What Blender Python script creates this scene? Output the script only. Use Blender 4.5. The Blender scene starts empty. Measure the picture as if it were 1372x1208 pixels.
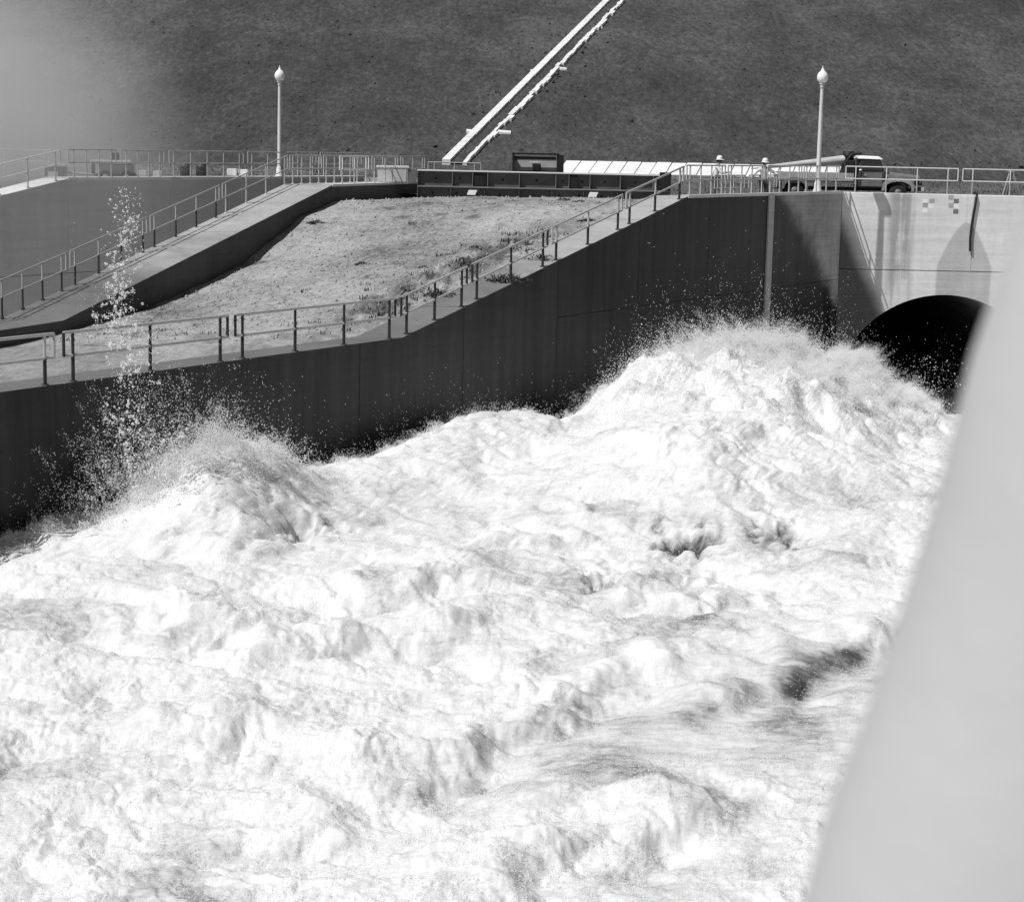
import bpy, bmesh, math, random
import numpy as np
from mathutils import Vector, Matrix

random.seed(7)
rng = np.random.default_rng(7)
SC = bpy.context.scene
COL = SC.collection
R = math.radians

# ------------------------------------------------------------------ camera, sky, sun, exposure
PITCH, ROLL, EYE, FPX = math.atan(408 / 2600.0), 0.022, 1.6, 2600.0
cam_d = bpy.data.cameras.new('camera')
cam = bpy.data.objects.new('camera', cam_d)
COL.objects.link(cam)
cam_d.sensor_width = 36.0
cam_d.sensor_fit = 'HORIZONTAL'
cam_d.lens = 36.0 * FPX / 1372.0
cam_d.clip_start = 0.05
cam_d.clip_end = 3000
cam_d.dof.use_dof = True
cam_d.dof.focus_distance = 58.0
cam_d.dof.aperture_fstop = 11.0
fw = Vector((0, math.cos(PITCH), -math.sin(PITCH)))
up = Vector((0, math.sin(PITCH), math.cos(PITCH)))
rt = Vector((1, 0, 0))
c, s = math.cos(ROLL), math.sin(ROLL)
rt2, up2 = rt * c + up * s, up * c - rt * s
m = Matrix((rt2, up2, -fw)).transposed().to_4x4()
m.translation = Vector((0, 0, EYE))
cam.matrix_world = m
SC.camera = cam

SUN = Vector((1.52, 1.0, -2.5)).normalized()          # direction the light travels
world = bpy.data.worlds.new('World')
SC.world = world
world.use_nodes = True
nt = world.node_tree
nt.nodes.clear()
sky = nt.nodes.new('ShaderNodeTexSky')
sky.sky_type = 'NISHITA'
sky.sun_disc = False
sky.sun_elevation = math.asin(-SUN.z)
sky.sun_rotation = math.atan2(-SUN.x, -SUN.y)
bw = nt.nodes.new('ShaderNodeRGBToBW')
bg = nt.nodes.new('ShaderNodeBackground')
bg.inputs['Strength'].default_value = 0.05
wo = nt.nodes.new('ShaderNodeOutputWorld')
nt.links.new(sky.outputs[0], bw.inputs[0])
nt.links.new(bw.outputs[0], bg.inputs['Color'])
nt.links.new(bg.outputs[0], wo.inputs['Surface'])

sd = bpy.data.lights.new('sun', 'SUN')
sd.energy = 4.1
sd.angle = R(0.53)
sd.color = (1, 1, 1)                                   # the photograph is black and white
so = bpy.data.objects.new('sun', sd)
COL.objects.link(so)
so.rotation_euler = SUN.to_track_quat('-Z', 'Y').to_euler()

SC.view_settings.view_transform = 'Standard'
SC.view_settings.look = 'None'
SC.view_settings.exposure = 0.0
SC.view_settings.gamma = 1.0
SC.view_settings.use_curve_mapping = False
SC.render.engine = 'CYCLES'
SC.cycles.max_bounces = 5
SC.cycles.diffuse_bounces = 3
SC.cycles.use_denoising = True
SC.cycles.transparent_max_bounces = 24
SC.cycles.volume_bounces = 1
SC.cycles.volume_step_rate = 3.0

# ------------------------------------------------------------------ materials (greys only)
class NT:
    def __init__(self, name):
        self.m = bpy.data.materials.new(name)
        self.m.use_nodes = True
        self.t = self.m.node_tree
        self.b = self.t.nodes['Principled BSDF']
        self.co = self.t.nodes.new('ShaderNodeTexCoord')
    def n(self, kind, **kw):
        x = self.t.nodes.new(kind)
        for k, v in kw.items():
            setattr(x, k, v)
        return x
    def l(self, a, b):
        self.t.links.new(a, b)
    def scaled(self, sc):
        mp = self.n('ShaderNodeMapping')
        mp.inputs['Scale'].default_value = sc
        self.l(self.co.outputs['Object'], mp.inputs[0])
        return mp.outputs[0]
    def noise(self, sc, scale=1.0, detail=6, rough=0.6, dist=0.0):
        t = self.n('ShaderNodeTexNoise')
        t.inputs['Scale'].default_value = scale
        t.inputs['Detail'].default_value = detail
        t.inputs['Roughness'].default_value = rough
        t.inputs['Distortion'].default_value = dist
        self.l(self.scaled(sc), t.inputs[0])
        return t.outputs[0]
    def ramp(self, src, stops):
        r = self.n('ShaderNodeValToRGB')
        e = r.color_ramp.elements
        while len(e) < len(stops):
            e.new(0.5)
        for k, (p, v) in enumerate(stops):
            e[k].position = p
            e[k].color = (v, v, v, 1)
        self.l(src, r.inputs[0])
        return r.outputs[0]
    def math(self, op, a, b=None, c=None, clamp=False):
        x = self.n('ShaderNodeMath', operation=op, use_clamp=clamp)
        for i, v in enumerate((a, b, c)):
            if v is None:
                continue
            if isinstance(v, (int, float)):
                x.inputs[i].default_value = v
            else:
                self.l(v, x.inputs[i])
        return x.outputs[0]
    def mix(self, f, a, b):
        x = self.n('ShaderNodeMix', data_type='FLOAT')
        for i, v in ((0, f), (2, a), (3, b)):
            if isinstance(v, (int, float)):
                x.inputs[i].default_value = v
            else:
                self.l(v, x.inputs[i])
        return x.outputs[0]
    def sep(self):
        x = self.n('ShaderNodeSeparateXYZ')
        self.l(self.co.outputs['Object'], x.inputs[0])
        return x.outputs
    def out(self, col, rough=0.8, bump=None, strength=0.3, dist=0.02, spec=0.3):
        if isinstance(col, (int, float)):
            self.b.inputs['Base Color'].default_value = (col, col, col, 1)
        else:
            self.l(col, self.b.inputs['Base Color'])
        if isinstance(rough, (int, float)):
            self.b.inputs['Roughness'].default_value = rough
        else:
            self.l(rough, self.b.inputs['Roughness'])
        self.b.inputs['Specular IOR Level'].default_value = spec
        if bump is not None:
            bn = self.n('ShaderNodeBump')
            bn.inputs['Strength'].default_value = strength
            bn.inputs['Distance'].default_value = dist
            self.l(bump, bn.inputs['Height'])
            self.l(bn.outputs[0], self.b.inputs['Normal'])
        return self.m

def plain(name, v, rough=0.6, var=0.25, scale=3.0, spec=0.3):
    n = NT(name)
    a = n.noise((1, 1, 1), scale, 5, 0.65)
    col = n.ramp(a, [(0.25, v * (1 - var)), (0.75, v * (1 + var))])
    fine = n.noise((1, 1, 1), scale * 9, 4, 0.6)
    return n.out(col, rough, fine, 0.25, 0.01, spec)

def concrete(name, lo, hi, wet=None):
    """board marked, blotched concrete; wet(n) returns a 0..1 mask of damp and painted shade"""
    n = NT(name)
    big = n.noise((0.25, 0.25, 0.35), 1.0, 6, 0.65)
    drip = n.noise((1.6, 1.6, 0.10), 1.0, 5, 0.6)
    board = n.noise((0.25, 0.25, 7.0), 1.0, 3, 0.5)
    fine = n.noise((5, 5, 5), 1.0, 5, 0.7)
    s1 = n.math('ADD', n.math('MULTIPLY', big, 0.42), n.math('MULTIPLY', drip, 0.22))
    s2 = n.math('ADD', n.math('MULTIPLY', board, 0.22), n.math('MULTIPLY', fine, 0.20))
    tot = n.math('ADD', s1, s2)
    col = n.ramp(tot, [(0.38, lo), (0.50, (lo + hi) / 2), (0.64, hi)])
    rough = 0.85
    if wet:
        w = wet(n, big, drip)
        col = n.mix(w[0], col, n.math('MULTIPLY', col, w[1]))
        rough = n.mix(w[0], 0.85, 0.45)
    bmp = n.math('ADD', n.math('MULTIPLY', board, 0.6), n.math('MULTIPLY', fine, 0.5))
    return n.out(col, rough, bmp, 0.35, 0.03, 0.25)

def smooth(n, v, a, b):
    x = n.n('ShaderNodeMapRange', interpolation_type='SMOOTHSTEP')
    n.l(v, x.inputs[0])
    x.inputs[1].default_value = a
    x.inputs[2].default_value = b
    return x.outputs[0]

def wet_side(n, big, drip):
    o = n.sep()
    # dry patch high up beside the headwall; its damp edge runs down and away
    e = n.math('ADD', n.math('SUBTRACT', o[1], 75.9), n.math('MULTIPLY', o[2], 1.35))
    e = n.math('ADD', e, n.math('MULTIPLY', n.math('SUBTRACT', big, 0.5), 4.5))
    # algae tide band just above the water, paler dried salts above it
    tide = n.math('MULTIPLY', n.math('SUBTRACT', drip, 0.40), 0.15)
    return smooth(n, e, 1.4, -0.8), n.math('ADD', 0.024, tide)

def damp_shade_head(n, big, drip):
    o = n.sep()
    # ogive damp stain under the drain hose
    dx = n.math('ABSOLUTE', n.math('SUBTRACT', o[0], 18.86))
    hw = n.math('MULTIPLY', n.math('POWER', n.math('MAXIMUM', n.math('SUBTRACT', -1.15, o[2]), 0.0), 0.62), 0.78)
    hw = n.math('MINIMUM', hw, 1.15)
    a = smooth(n, n.math('SUBTRACT', dx, hw), 0.06, -0.06)
    # painted shade deepening the side wall's shadow, low down and toward the corner
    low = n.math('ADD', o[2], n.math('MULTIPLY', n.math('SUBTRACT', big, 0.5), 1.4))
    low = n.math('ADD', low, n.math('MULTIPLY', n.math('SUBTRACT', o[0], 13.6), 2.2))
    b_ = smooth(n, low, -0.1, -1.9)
    st = n.math('MULTIPLY', smooth(n, n.math('ABSOLUTE', n.math('SUBTRACT', o[0], 16.1)), 0.75, 0.25),
                smooth(n, n.math('ADD', drip, n.math('MULTIPLY', big, 0.8)), 0.80, 1.0))
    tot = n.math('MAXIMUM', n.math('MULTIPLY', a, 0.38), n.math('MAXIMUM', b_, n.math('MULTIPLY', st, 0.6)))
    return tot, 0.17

M = {}
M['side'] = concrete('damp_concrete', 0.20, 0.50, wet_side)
M['head'] = concrete('pale_concrete', 0.55, 0.86, damp_shade_head)
M['wetwall'] = concrete('wet_concrete', 0.022, 0.045)
M['farwall'] = concrete('grey_concrete', 0.42, 0.56)
def wet_walk(n, big, drip):
    o = n.sep()
    e = n.math('ADD', o[2], n.math('MULTIPLY', n.math('SUBTRACT', big, 0.5), 3.2))
    return smooth(n, e, -0.9, -3.2), 0.45
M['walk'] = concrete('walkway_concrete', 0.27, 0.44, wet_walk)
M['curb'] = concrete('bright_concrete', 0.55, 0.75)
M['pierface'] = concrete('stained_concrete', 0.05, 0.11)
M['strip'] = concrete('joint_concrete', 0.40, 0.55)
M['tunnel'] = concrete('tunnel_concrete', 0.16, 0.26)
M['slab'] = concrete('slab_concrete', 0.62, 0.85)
M['rail'] = plain('painted_rail', 0.42, 0.45, 0.15, 6)
M['railbright'] = plain('white_painted_rail', 0.72, 0.45, 0.1, 6)
M['rust'] = plain('dark_stanchion', 0.03, 0.7, 0.4, 14)
M['lamp'] = plain('lamp_paint', 0.66, 0.4, 0.1, 4)
M['globe'] = plain('opal_glass', 0.9, 0.15, 0.03, 4, 0.5)
M['steel'] = plain('girder_steel', 0.10, 0.55, 0.25, 1.5)
M['steel_lit'] = plain('girder_lit', 0.70, 0.6, 0.12, 2.5)  # same steel, its sunlit top put into a paler colour
M['steelmid'] = plain('girder_edge', 0.20, 0.6, 0.2, 2.5)
M['black'] = plain('black_paint', 0.018, 0.6, 0.2, 4)
M['dark'] = plain('dark_paint', 0.045, 0.5, 0.2, 4)
M['mid'] = plain('grey_paint', 0.17, 0.5, 0.2, 4)
M['pale'] = plain('pale_paint', 0.50, 0.5, 0.15, 3)
M['fenderpaint'] = plain('fender_paint', 0.34, 0.35, 0.2, 4)
M['boardpaint'] = plain('faded_boards', 0.36, 0.8, 0.3, 5)
M['hoodpaint'] = plain('truck_paint', 0.20, 0.35, 0.15, 3)
M['white'] = plain('white_paint', 0.82, 0.5, 0.05, 3)
M['tyre'] = plain('tyre_rubber', 0.03, 0.85, 0.2, 6)
M['glass'] = plain('window_glass', 0.03, 0.08, 0.05, 2, 0.6)
M['skin'] = plain('skin', 0.30, 0.6, 0.05, 8)
M['shirt'] = plain('pale_cloth', 0.66, 0.9, 0.1, 9)
M['trouser'] = plain('dark_cloth', 0.07, 0.9, 0.2, 9)
M['timber'] = plain('weathered_timber', 0.30, 0.8, 0.3, 5)
M['post'] = plain('near_post_paint', 0.52, 0.75, 0.02, 1.2)
M['paintw'] = plain('target_white', 0.93, 0.8, 0.06, 6)
M['paintg'] = plain('target_grey', 0.42, 0.8, 0.06, 6)
M['paintd'] = plain('target_dark', 0.20, 0.8, 0.08, 6)

def grass_mat():
    n = NT('hill_grass')
    a = n.noise((0.22, 0.10, 0.25), 1.0, 7, 0.7)
    b = n.noise((3.4, 1.3, 2.6), 1.0, 5, 0.8)
    d = n.noise((0.03, 0.02, 0.03), 1.0, 3, 0.5)
    t = n.math('ADD', n.math('ADD', n.math('MULTIPLY', a, 0.32), n.math('MULTIPLY', b, 0.46)), n.math('MULTIPLY', d, 0.24))
    col = n.ramp(t, [(0.38, 0.036), (0.5, 0.073), (0.63, 0.150)])
    return n.out(col, 0.95, b, 0.6, 0.25, 0.05)
M['grass'] = grass_mat()

def gravel_mat():
    n = NT('gravel_fill')
    a = n.noise((0.20, 0.16, 0.2), 1.0, 6, 0.65)
    b = n.noise((4.5, 3.0, 4.5), 1.0, 5, 0.8)
    v = n.n('ShaderNodeTexVoronoi')
    v.inputs['Scale'].default_value = 1.0
    n.l(n.scaled((9, 7, 9)), v.inputs[0])
    t = n.math('ADD', n.math('MULTIPLY', a, 0.5), n.math('MULTIPLY', b, 0.5))
    col = n.ramp(t, [(0.36, 0.13), (0.47, 0.29), (0.60, 0.45)])
    h = n.math('ADD', b, n.math('MULTIPLY', v.outputs[0], 0.4))
    at = n.n('ShaderNodeAttribute', attribute_name='churn')
    spk = n.noise((2.6, 2.0, 2.6), 1.0, 5, 0.75)
    k = n.math('MULTIPLY', at.outputs['Fac'], n.ramp(spk, [(0.42, 1.0), (0.72, 0.45)]))
    col = n.mix(k, col, n.math('MULTIPLY', col, 0.16))
    return n.out(col, 0.95, h, 0.6, 0.06, 0.1)
M['gravel'] = gravel_mat()

def soil_mat():
    n = NT('bare_soil')
    a = n.noise((0.3, 0.2, 0.3), 1.0, 6, 0.65)
    b = n.noise((5, 3, 5), 1.0, 5, 0.8)
    t = n.math('ADD', n.math('MULTIPLY', a, 0.55), n.math('MULTIPLY', b, 0.45))
    col = n.ramp(t, [(0.36, 0.07), (0.5, 0.125), (0.64, 0.21)])
    return n.out(col, 0.95, b, 0.7, 0.12, 0.1)
M['soil'] = soil_mat()

def bench_mat():
    n = NT('wet_bench')
    a = n.noise((0.5, 0.12, 1), 1.0, 6, 0.7)
    b = n.noise((6, 1.6, 4), 1.0, 5, 0.75)
    t = n.math('ADD', n.math('MULTIPLY', a, 0.5), n.math('MULTIPLY', b, 0.5))
    col = n.ramp(t, [(0.38, 0.17), (0.5, 0.29), (0.62, 0.42)])
    return n.out(col, 0.6, b, 0.5, 0.05, 0.3)
M['bench'] = bench_mat()

def water_mat():
    n = NT('white_water')
    at = n.n('ShaderNodeAttribute', attribute_name='foam')
    f = at.outputs['Fac']
    def streak(sc, rot, detail, rough, dist):
        mp = n.n('ShaderNodeMapping')
        mp.inputs['Rotation'].default_value = (0, 0, rot)
        mp.inputs['Scale'].default_value = sc
        n.l(n.co.outputs['Object'], mp.inputs[0])
        t = n.n('ShaderNodeTexNoise')
        t.inputs['Scale'].default_value = 1.0
        t.inputs['Detail'].default_value = detail
        t.inputs['Roughness'].default_value = rough
        t.inputs['Distortion'].default_value = dist
        n.l(mp.outputs[0], t.inputs[0])
        return t.outputs[0]
    lace = streak((2.0, 2.6, 2.2), 0.0, 9, 0.74, 0.8)
    flow = streak((0.55, 2.2, 0.9), R(-14), 8, 0.70, 1.4)
    thread = streak((2.2, 9.0, 3.0), R(12), 6, 0.66, 1.6)
    k = n.math('ADD', n.math('MULTIPLY', n.math('SUBTRACT', lace, 0.5), 0.9),
               n.math('ADD', n.math('MULTIPLY', n.math('SUBTRACT', flow, 0.5), 0.9), n.math('MULTIPLY', n.math('SUBTRACT', thread, 0.5), 0.8)))
    k = n.math('ADD', f, k)
    cover = smooth(n, k, -0.2, 1.15)
    col = n.ramp(cover, [(0.0, 0.07), (0.25, 0.36), (0.5, 0.56), (0.8, 0.71), (1.0, 0.80)])
    rough = n.mix(cover, 0.3, 0.95)
    fine = n.noise((6, 6, 6), 1.0, 7, 0.8, 0.4)
    return n.out(col, rough, n.math('ADD', fine, n.math('MULTIPLY', lace, 0.6)), 0.45, 0.08, 0.15)
M['water'] = water_mat()

def spray_mat():
    n = NT('spray_drops')
    n.out(0.90, 0.6, None)
    # water drops let light through: part of every ray goes straight on
    tr = n.n('ShaderNodeBsdfTransparent')
    mx = n.n('ShaderNodeMixShader')
    mx.inputs[0].default_value = 0.70
    n.l(tr.outputs[0], mx.inputs[1])
    n.l(n.b.outputs[0], mx.inputs[2])
    n.l(mx.outputs[0], n.t.nodes['Material Output'].inputs['Surface'])
    return n.m
M['spray'] = spray_mat()

# ------------------------------------------------------------------ helpers
def link(name, me, mat=None, parent=None, loc=None):
    o = bpy.data.objects.new(name, me)
    COL.objects.link(o)
    if mat is not None and me is not None:
        me.materials.append(M[mat] if isinstance(mat, str) else mat)
    if parent is not None:
        o.parent = parent
    if loc is not None:
        o.location = loc
    return o

def tag(o, label=None, cat=None, group=None, kind=None):
    if label: o['label'] = label
    if cat: o['category'] = cat
    if group: o['group'] = group
    if kind: o['kind'] = kind
    return o

def thing(name, label, cat, loc=(0, 0, 0), rz=0.0, group=None):
    o = bpy.data.objects.new(name, None)
    o.empty_display_size = 0.2
    COL.objects.link(o)
    o.location = loc
    o.rotation_euler = (0, 0, rz)
    return tag(o, label, cat, group)

class MB:
    """collects vertices and faces of one mesh"""
    def __init__(self):
        self.v, self.f, self.sm = [], [], []
    def add(self, vs, fs, smooth=False):
        k = len(self.v)
        self.v += [tuple(p) for p in vs]
        self.f += [tuple(i + k for i in q) for q in fs]
        self.sm += [smooth] * len(fs)
        return self
    def hexa(self, p):
        return self.add(p, [(0, 3, 2, 1), (4, 5, 6, 7), (0, 1, 5, 4), (1, 2, 6, 5), (2, 3, 7, 6), (3, 0, 4, 7)])
    def box(self, x0, x1, y0, y1, z0, z1):
        return self.hexa([(x0, y0, z0), (x1, y0, z0), (x1, y1, z0), (x0, y1, z0),
                          (x0, y0, z1), (x1, y0, z1), (x1, y1, z1), (x0, y1, z1)])
    def tube(self, pts, rad, n=8, caps=True):
        pts = [Vector(p) for p in pts]
        rads = rad if isinstance(rad, (list, tuple)) else [rad] * len(pts)
        vs, fs = [], []
        ref = None
        for i, p in enumerate(pts):
            d = (pts[min(i + 1, len(pts) - 1)] - pts[max(i - 1, 0)]).normalized()
            if ref is None:
                ref = Vector((0, 0, 1)) if abs(d.z) < 0.9 else Vector((1, 0, 0))
            a = (ref - d * ref.dot(d)).normalized()
            ref = a
            b = d.cross(a)
            for k in range(n):
                t = 2 * math.pi * k / n
                vs.append(p + (a * math.cos(t) + b * math.sin(t)) * rads[i])
        for i in range(len(pts) - 1):
            for k in range(n):
                k2 = (k + 1) % n
                fs.append((i * n + k, i * n + k2, (i + 1) * n + k2, (i + 1) * n + k))
        self.add(vs, fs, True)
        if caps:
            self.add(vs[:n], [tuple(range(n))[::-1]])
            self.add(vs[-n:], [tuple(range(n))])
        return self
    def lathe(self, prof, n=16, center=(0, 0, 0)):
        vs, fs = [], []
        for r, z in prof:
            for k in range(n):
                t = 2 * math.pi * k / n
                vs.append((center[0] + r * math.cos(t), center[1] + r * math.sin(t), center[2] + z))
        for i in range(len(prof) - 1):
            for k in range(n):
                k2 = (k + 1) % n
                fs.append((i * n + k, i * n + k2, (i + 1) * n + k2, (i + 1) * n + k))
        return self.add(vs, fs, True)
    def prism(self, poly, y0, y1):
        """poly in x,z extruded along y"""
        n = len(poly)
        vs = [(x, y0, z) for x, z in poly] + [(x, y1, z) for x, z in poly]
        fs = [tuple(range(n)), tuple(range(2 * n - 1, n - 1, -1))]
        fs += [(i, i + n, (i + 1) % n + n, (i + 1) % n) for i in range(n)]
        return self.add(vs, fs)
    def build(self, name, mat, parent=None, loc=None, bevel=0.0):
        me = bpy.data.meshes.new(name)
        me.from_pydata(self.v, [], self.f)
        me.polygons.foreach_set('use_smooth', self.sm)
        if bevel:
            bm = bmesh.new()
            bm.from_mesh(me)
            bmesh.ops.remove_doubles(bm, verts=bm.verts, dist=1e-5)
            bmesh.ops.recalc_face_normals(bm, faces=bm.faces)
            es = [e for e in bm.edges if len(e.link_faces) == 2 and e.calc_face_angle(0) > 0.5]
            bmesh.ops.bevel(bm, geom=es, offset=bevel, segments=2, affect='EDGES', profile=0.5)
            bm.to_mesh(me)
            bm.free()
        else:
            bm = bmesh.new()
            bm.from_mesh(me)
            bmesh.ops.recalc_face_normals(bm, faces=bm.faces)
            bm.to_mesh(me)
            bm.free()
        return link(name, me, mat, parent, loc)

# ------------------------------------------------------------------ noise
_perm = rng.permutation(256)
_perm = np.concatenate([_perm, _perm, _perm])
_ang = rng.random(256) * 2 * np.pi
_gx, _gy = np.cos(_ang), np.sin(_ang)
def perlin(x, y, seed=0):
    x = x + seed * 17.31
    y = y + seed * 9.77
    xi, yi = np.floor(x).astype(int), np.floor(y).astype(int)
    xf, yf = x - xi, y - yi
    xi &= 255
    yi &= 255
    u = xf * xf * xf * (xf * (xf * 6 - 15) + 10)
    v = yf * yf * yf * (yf * (yf * 6 - 15) + 10)
    def g(ix, iy, dx, dy):
        h = _perm[_perm[ix] + iy]
        return _gx[h] * dx + _gy[h] * dy
    xj, yj = (xi + 1) & 255, (yi + 1) & 255
    a = g(xi, yi, xf, yf)
    b = g(xj, yi, xf - 1, yf)
    c_ = g(xi, yj, xf, yf - 1)
    d = g(xj, yj, xf - 1, yf - 1)
    return 1.5 * ((a + u * (b - a)) + v * ((c_ + u * (d - c_)) - (a + u * (b - a))))
def fbm(x, y, oct=4, gain=0.5, seed=0):
    t, a, f = 0, 1.0, 1.0
    for k in range(oct):
        t = t + a * perlin(x * f, y * f, seed + k)
        a *= gain
        f *= 2.03
    return t
def billow(x, y, oct=4, gain=0.5, seed=0):
    t, a, f = 0, 1.0, 1.0
    for k in range(oct):
        t = t + a * (np.abs(perlin(x * f, y * f, seed + k)) * 2 - 0.6)
        a *= gain
        f *= 2.1
    return t
def sstep(a, b, x):
    t = np.clip((x - a) / (b - a), 0, 1)
    return t * t * (3 - 2 * t)

# ------------------------------------------------------------------ plan of the place
KN, KL = 0.566, 0.30                      # plan slopes dX/dY of the near chute walls and of the pier's left wall
def xn(y): return 13.6 + KN * (y - 82.0)          # face of the near wall (toward the water)
def zn(y): return float(np.interp(y, [0, 52.6, 68.5, 200], [-3.6, -3.6, 0, 0]))
def xl(y): return -7.02 + KL * (y - 74.0)         # right edge of the pier's left wall
def zl(y): return float(np.interp(y, [0, 54.8, 74.0, 200], [-3.55, -3.55, 0, 0]))
def xf(y): return -17.26 + KN * (y - 75.1)        # face of the left chute's far wall
def zf(y): return float(np.interp(y, [0, 50, 75.1, 200], [-4.9, -4.9, 0, 0]))
WN, WL, WF = 1.25, 1.80, 1.0                      # crest widths along X
ZB = -12.0
HEADY = 82.0
GROUND = -0.45

def wall_prism(mb, y0, y1, xr, w0, w1, ztop, zbot, breaks, dz=0.0):
    """a wall run between y0 and y1; right face at xr(y)-w0, left face at xr(y)-w1; sloped top"""
    ys = [y0] + [b for b in breaks if y0 < b < y1] + [y1]
    for a, b in zip(ys[:-1], ys[1:]):
        p = []
        for z in (0, 1):
            for (y, w) in ((a, w1), (a, w0), (b, w0), (b, w1)):
                zz = (ztop(y) + dz) if z else (zbot if not callable(zbot) else zbot(y))
                p.append((xr(y) - w, y, zz))
        mb.hexa(p)
    return mb

# ------------------------------------------------------------------ the hill and the upper ground
TOE_Y, TOE_Z = 100.0, 0.30
STRIP_TOP_Y, STRIP_TOP_Z = 101.9, 0.86
SLOPE = math.tan(R(18))
def hill_z(y): return STRIP_TOP_Z + (y - STRIP_TOP_Y) * SLOPE

def grid_mesh(name, X, Y, Z, mat, keep=None, kind='structure', parent=None, smooth=True):
    ny, nx = X.shape
    v = np.stack([X, Y, Z], -1).reshape(-1, 3)
    i = np.arange(ny - 1)[:, None] * nx + np.arange(nx - 1)[None, :]
    f = np.stack([i, i + 1, i + nx + 1, i + nx], -1).reshape(-1, 4)
    if keep is not None:
        f = f[keep.reshape(-1)]
    me = bpy.data.meshes.new(name)
    me.vertices.add(len(v))
    me.vertices.foreach_set('co', v.astype(np.float32).ravel())
    me.loops.add(len(f) * 4)
    me.loops.foreach_set('vertex_index', f.astype(np.int32).ravel())
    me.polygons.add(len(f))
    me.polygons.foreach_set('loop_start', np.arange(0, len(f) * 4, 4, dtype=np.int32))
    me.update(calc_edges=True)
    me.polygons.foreach_set('use_smooth', np.full(len(f), smooth))
    o = link(name, me, mat, parent)
    if kind:
        o['kind'] = kind
    return o

xs = np.concatenate([np.linspace(-600, -60, 19)[:-1], np.linspace(-60, 70, 261), np.linspace(70, 600, 19)[1:]])
ys = np.concatenate([[99.8, 100.0, 100.6, 101.2, 101.9], np.linspace(102.0, 170, 170), np.linspace(172, 230, 20)])
X, Y = np.meshgrid(xs, ys)
near_hill = np.clip((Y - 101.9) / 1.5, 0, 1)
near_hill = near_hill * np.clip((np.abs(X - np.interp(Y, [101, 134.35], [-3.3, 6.3])) - 1.2) / 1.5, 0.0, 1)
Z = np.where(Y < 101.9, np.interp(Y, [99.8, 100.0, 101.9], [TOE_Z - .12, TOE_Z - .04, STRIP_TOP_Z]), hill_z(Y)) + near_hill * (0.10 * fbm(X / 5, Y / 4, 4, 0.55, 3) + 0.25 * fbm(X / 22, Y / 18, 2, 0.5, 5))
grid_mesh('hillside', X, Y, Z, 'grass')
xs2 = np.linspace(-600, 600, 25)
X, Y = np.meshgrid(xs2, np.array([229.9, 238, 250, 600, 1500]))
Z = np.array([hill_z(229.9), hill_z(238), hill_z(240), hill_z(240), hill_z(240)])[:, None] + 0 * X
grid_mesh('hilltop', X, Y, Z, 'grass')

# upper ground between the wall tops and the toe of the hill (open over the two chutes)
xs = np.arange(-70, 80.01, 0.4)
ys = np.arange(40, 100.21, 0.4)
X, Y = np.meshgrid(xs, ys)
def zground(X, Y):
    Z = GROUND + np.clip((Y - 84) / 16, 0, 1) * (TOE_Z - GROUND) + 0.035 * fbm(X / 2.0, Y / 2.0, 4, 0.55, 8) * np.clip((TOE_Y - Y) / 2, 0, 1)
    zside = np.array([zf(y) for y in Y[:, 0]])[:, None] + GROUND
    w = sstep(0, 6, (-17.26 + KN * (Y - 75.1)) - X)
    Z = np.where((X < -17.26 + KN * (Y - 75.1)) & (Y < 84), np.minimum(Z, zside * (1 - w) + w * np.minimum(zside + 1.2, Z)), Z)
    return Z
Z = zground(X, Y)
cx, cy = (X[:-1, :-1] + X[1:, 1:]) / 2, (Y[:-1, :-1] + Y[1:, 1:]) / 2
right_x = lambda y: 1.2 + 0.315 * y
chute = (cy < HEADY + 0.45) & (cx > 13.6 + KN * (cy - 82) - 0.55) & (cx < right_x(cy) + 0.6)
left_chute = (cy < 93) & (cx > -17.26 + KN * (cy - 75.1) - 0.55) & (cx < -7.02 + KL * (cy - 74) - 1.0)
pier = (cy < 81.2) & (cx >= -7.02 + KL * (cy - 74) - 1.0) & (cx <= 13.6 + KN * (cy - 82) - 0.55)
grid_mesh('upper_ground', X, Y, Z, 'soil', keep=~(chute | left_chute | pier))
# the country beyond the frame, down to the same level
X, Y = np.meshgrid(np.linspace(-600, -70, 12), np.linspace(-200, 101.9, 20))
grid_mesh('plain_ground', X, Y, GROUND - 0.6 + 0 * X + np.clip((Y - 90) / 12, 0, 1) * 1.9, 'grass')
X, Y = np.meshgrid(np.linspace(80, 600, 12), np.linspace(-200, 101.9, 20))
grid_mesh('plain_ground', X, Y, GROUND + 0 * X + np.clip((Y - 90) / 12, 0, 1) * 1.3, 'grass')

# paved strip of pale slabs along the toe of the hill
strip = bpy.data.objects.new('paved_strip', None)
COL.objects.link(strip)
strip['kind'] = 'structure'
sx = 2.0
k = 0
while sx < 15.6:
    w = 0.80 + random.uniform(-0.04, 0.05)
    sk = 0.50
    dz = random.uniform(-0.012, 0.02)
    g = 0.05
    n_ = Vector((0, -(STRIP_TOP_Z - TOE_Z), STRIP_TOP_Y - TOE_Y)).normalized()
    a0, a1 = Vector((sx, TOE_Y - 0.15, TOE_Z + 0.02)), Vector((sx + w - g, TOE_Y - 0.15, TOE_Z + 0.02))
    b1, b0 = Vector((sx + w - g + sk, STRIP_TOP_Y, STRIP_TOP_Z + 0.05)), Vector((sx + sk, STRIP_TOP_Y, STRIP_TOP_Z + 0.05))
    base = [a0 - n_ * 0.15, a1 - n_ * 0.15, b1 - n_ * 0.15, b0 - n_ * 0.15]
    top = [p + n_ * (0.03 + dz) for p in (a0, a1, b1, b0)]
    MB().hexa(base + top).build('slab', 'slab', strip, bevel=0.012)
    sx += w
    k += 1

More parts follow.
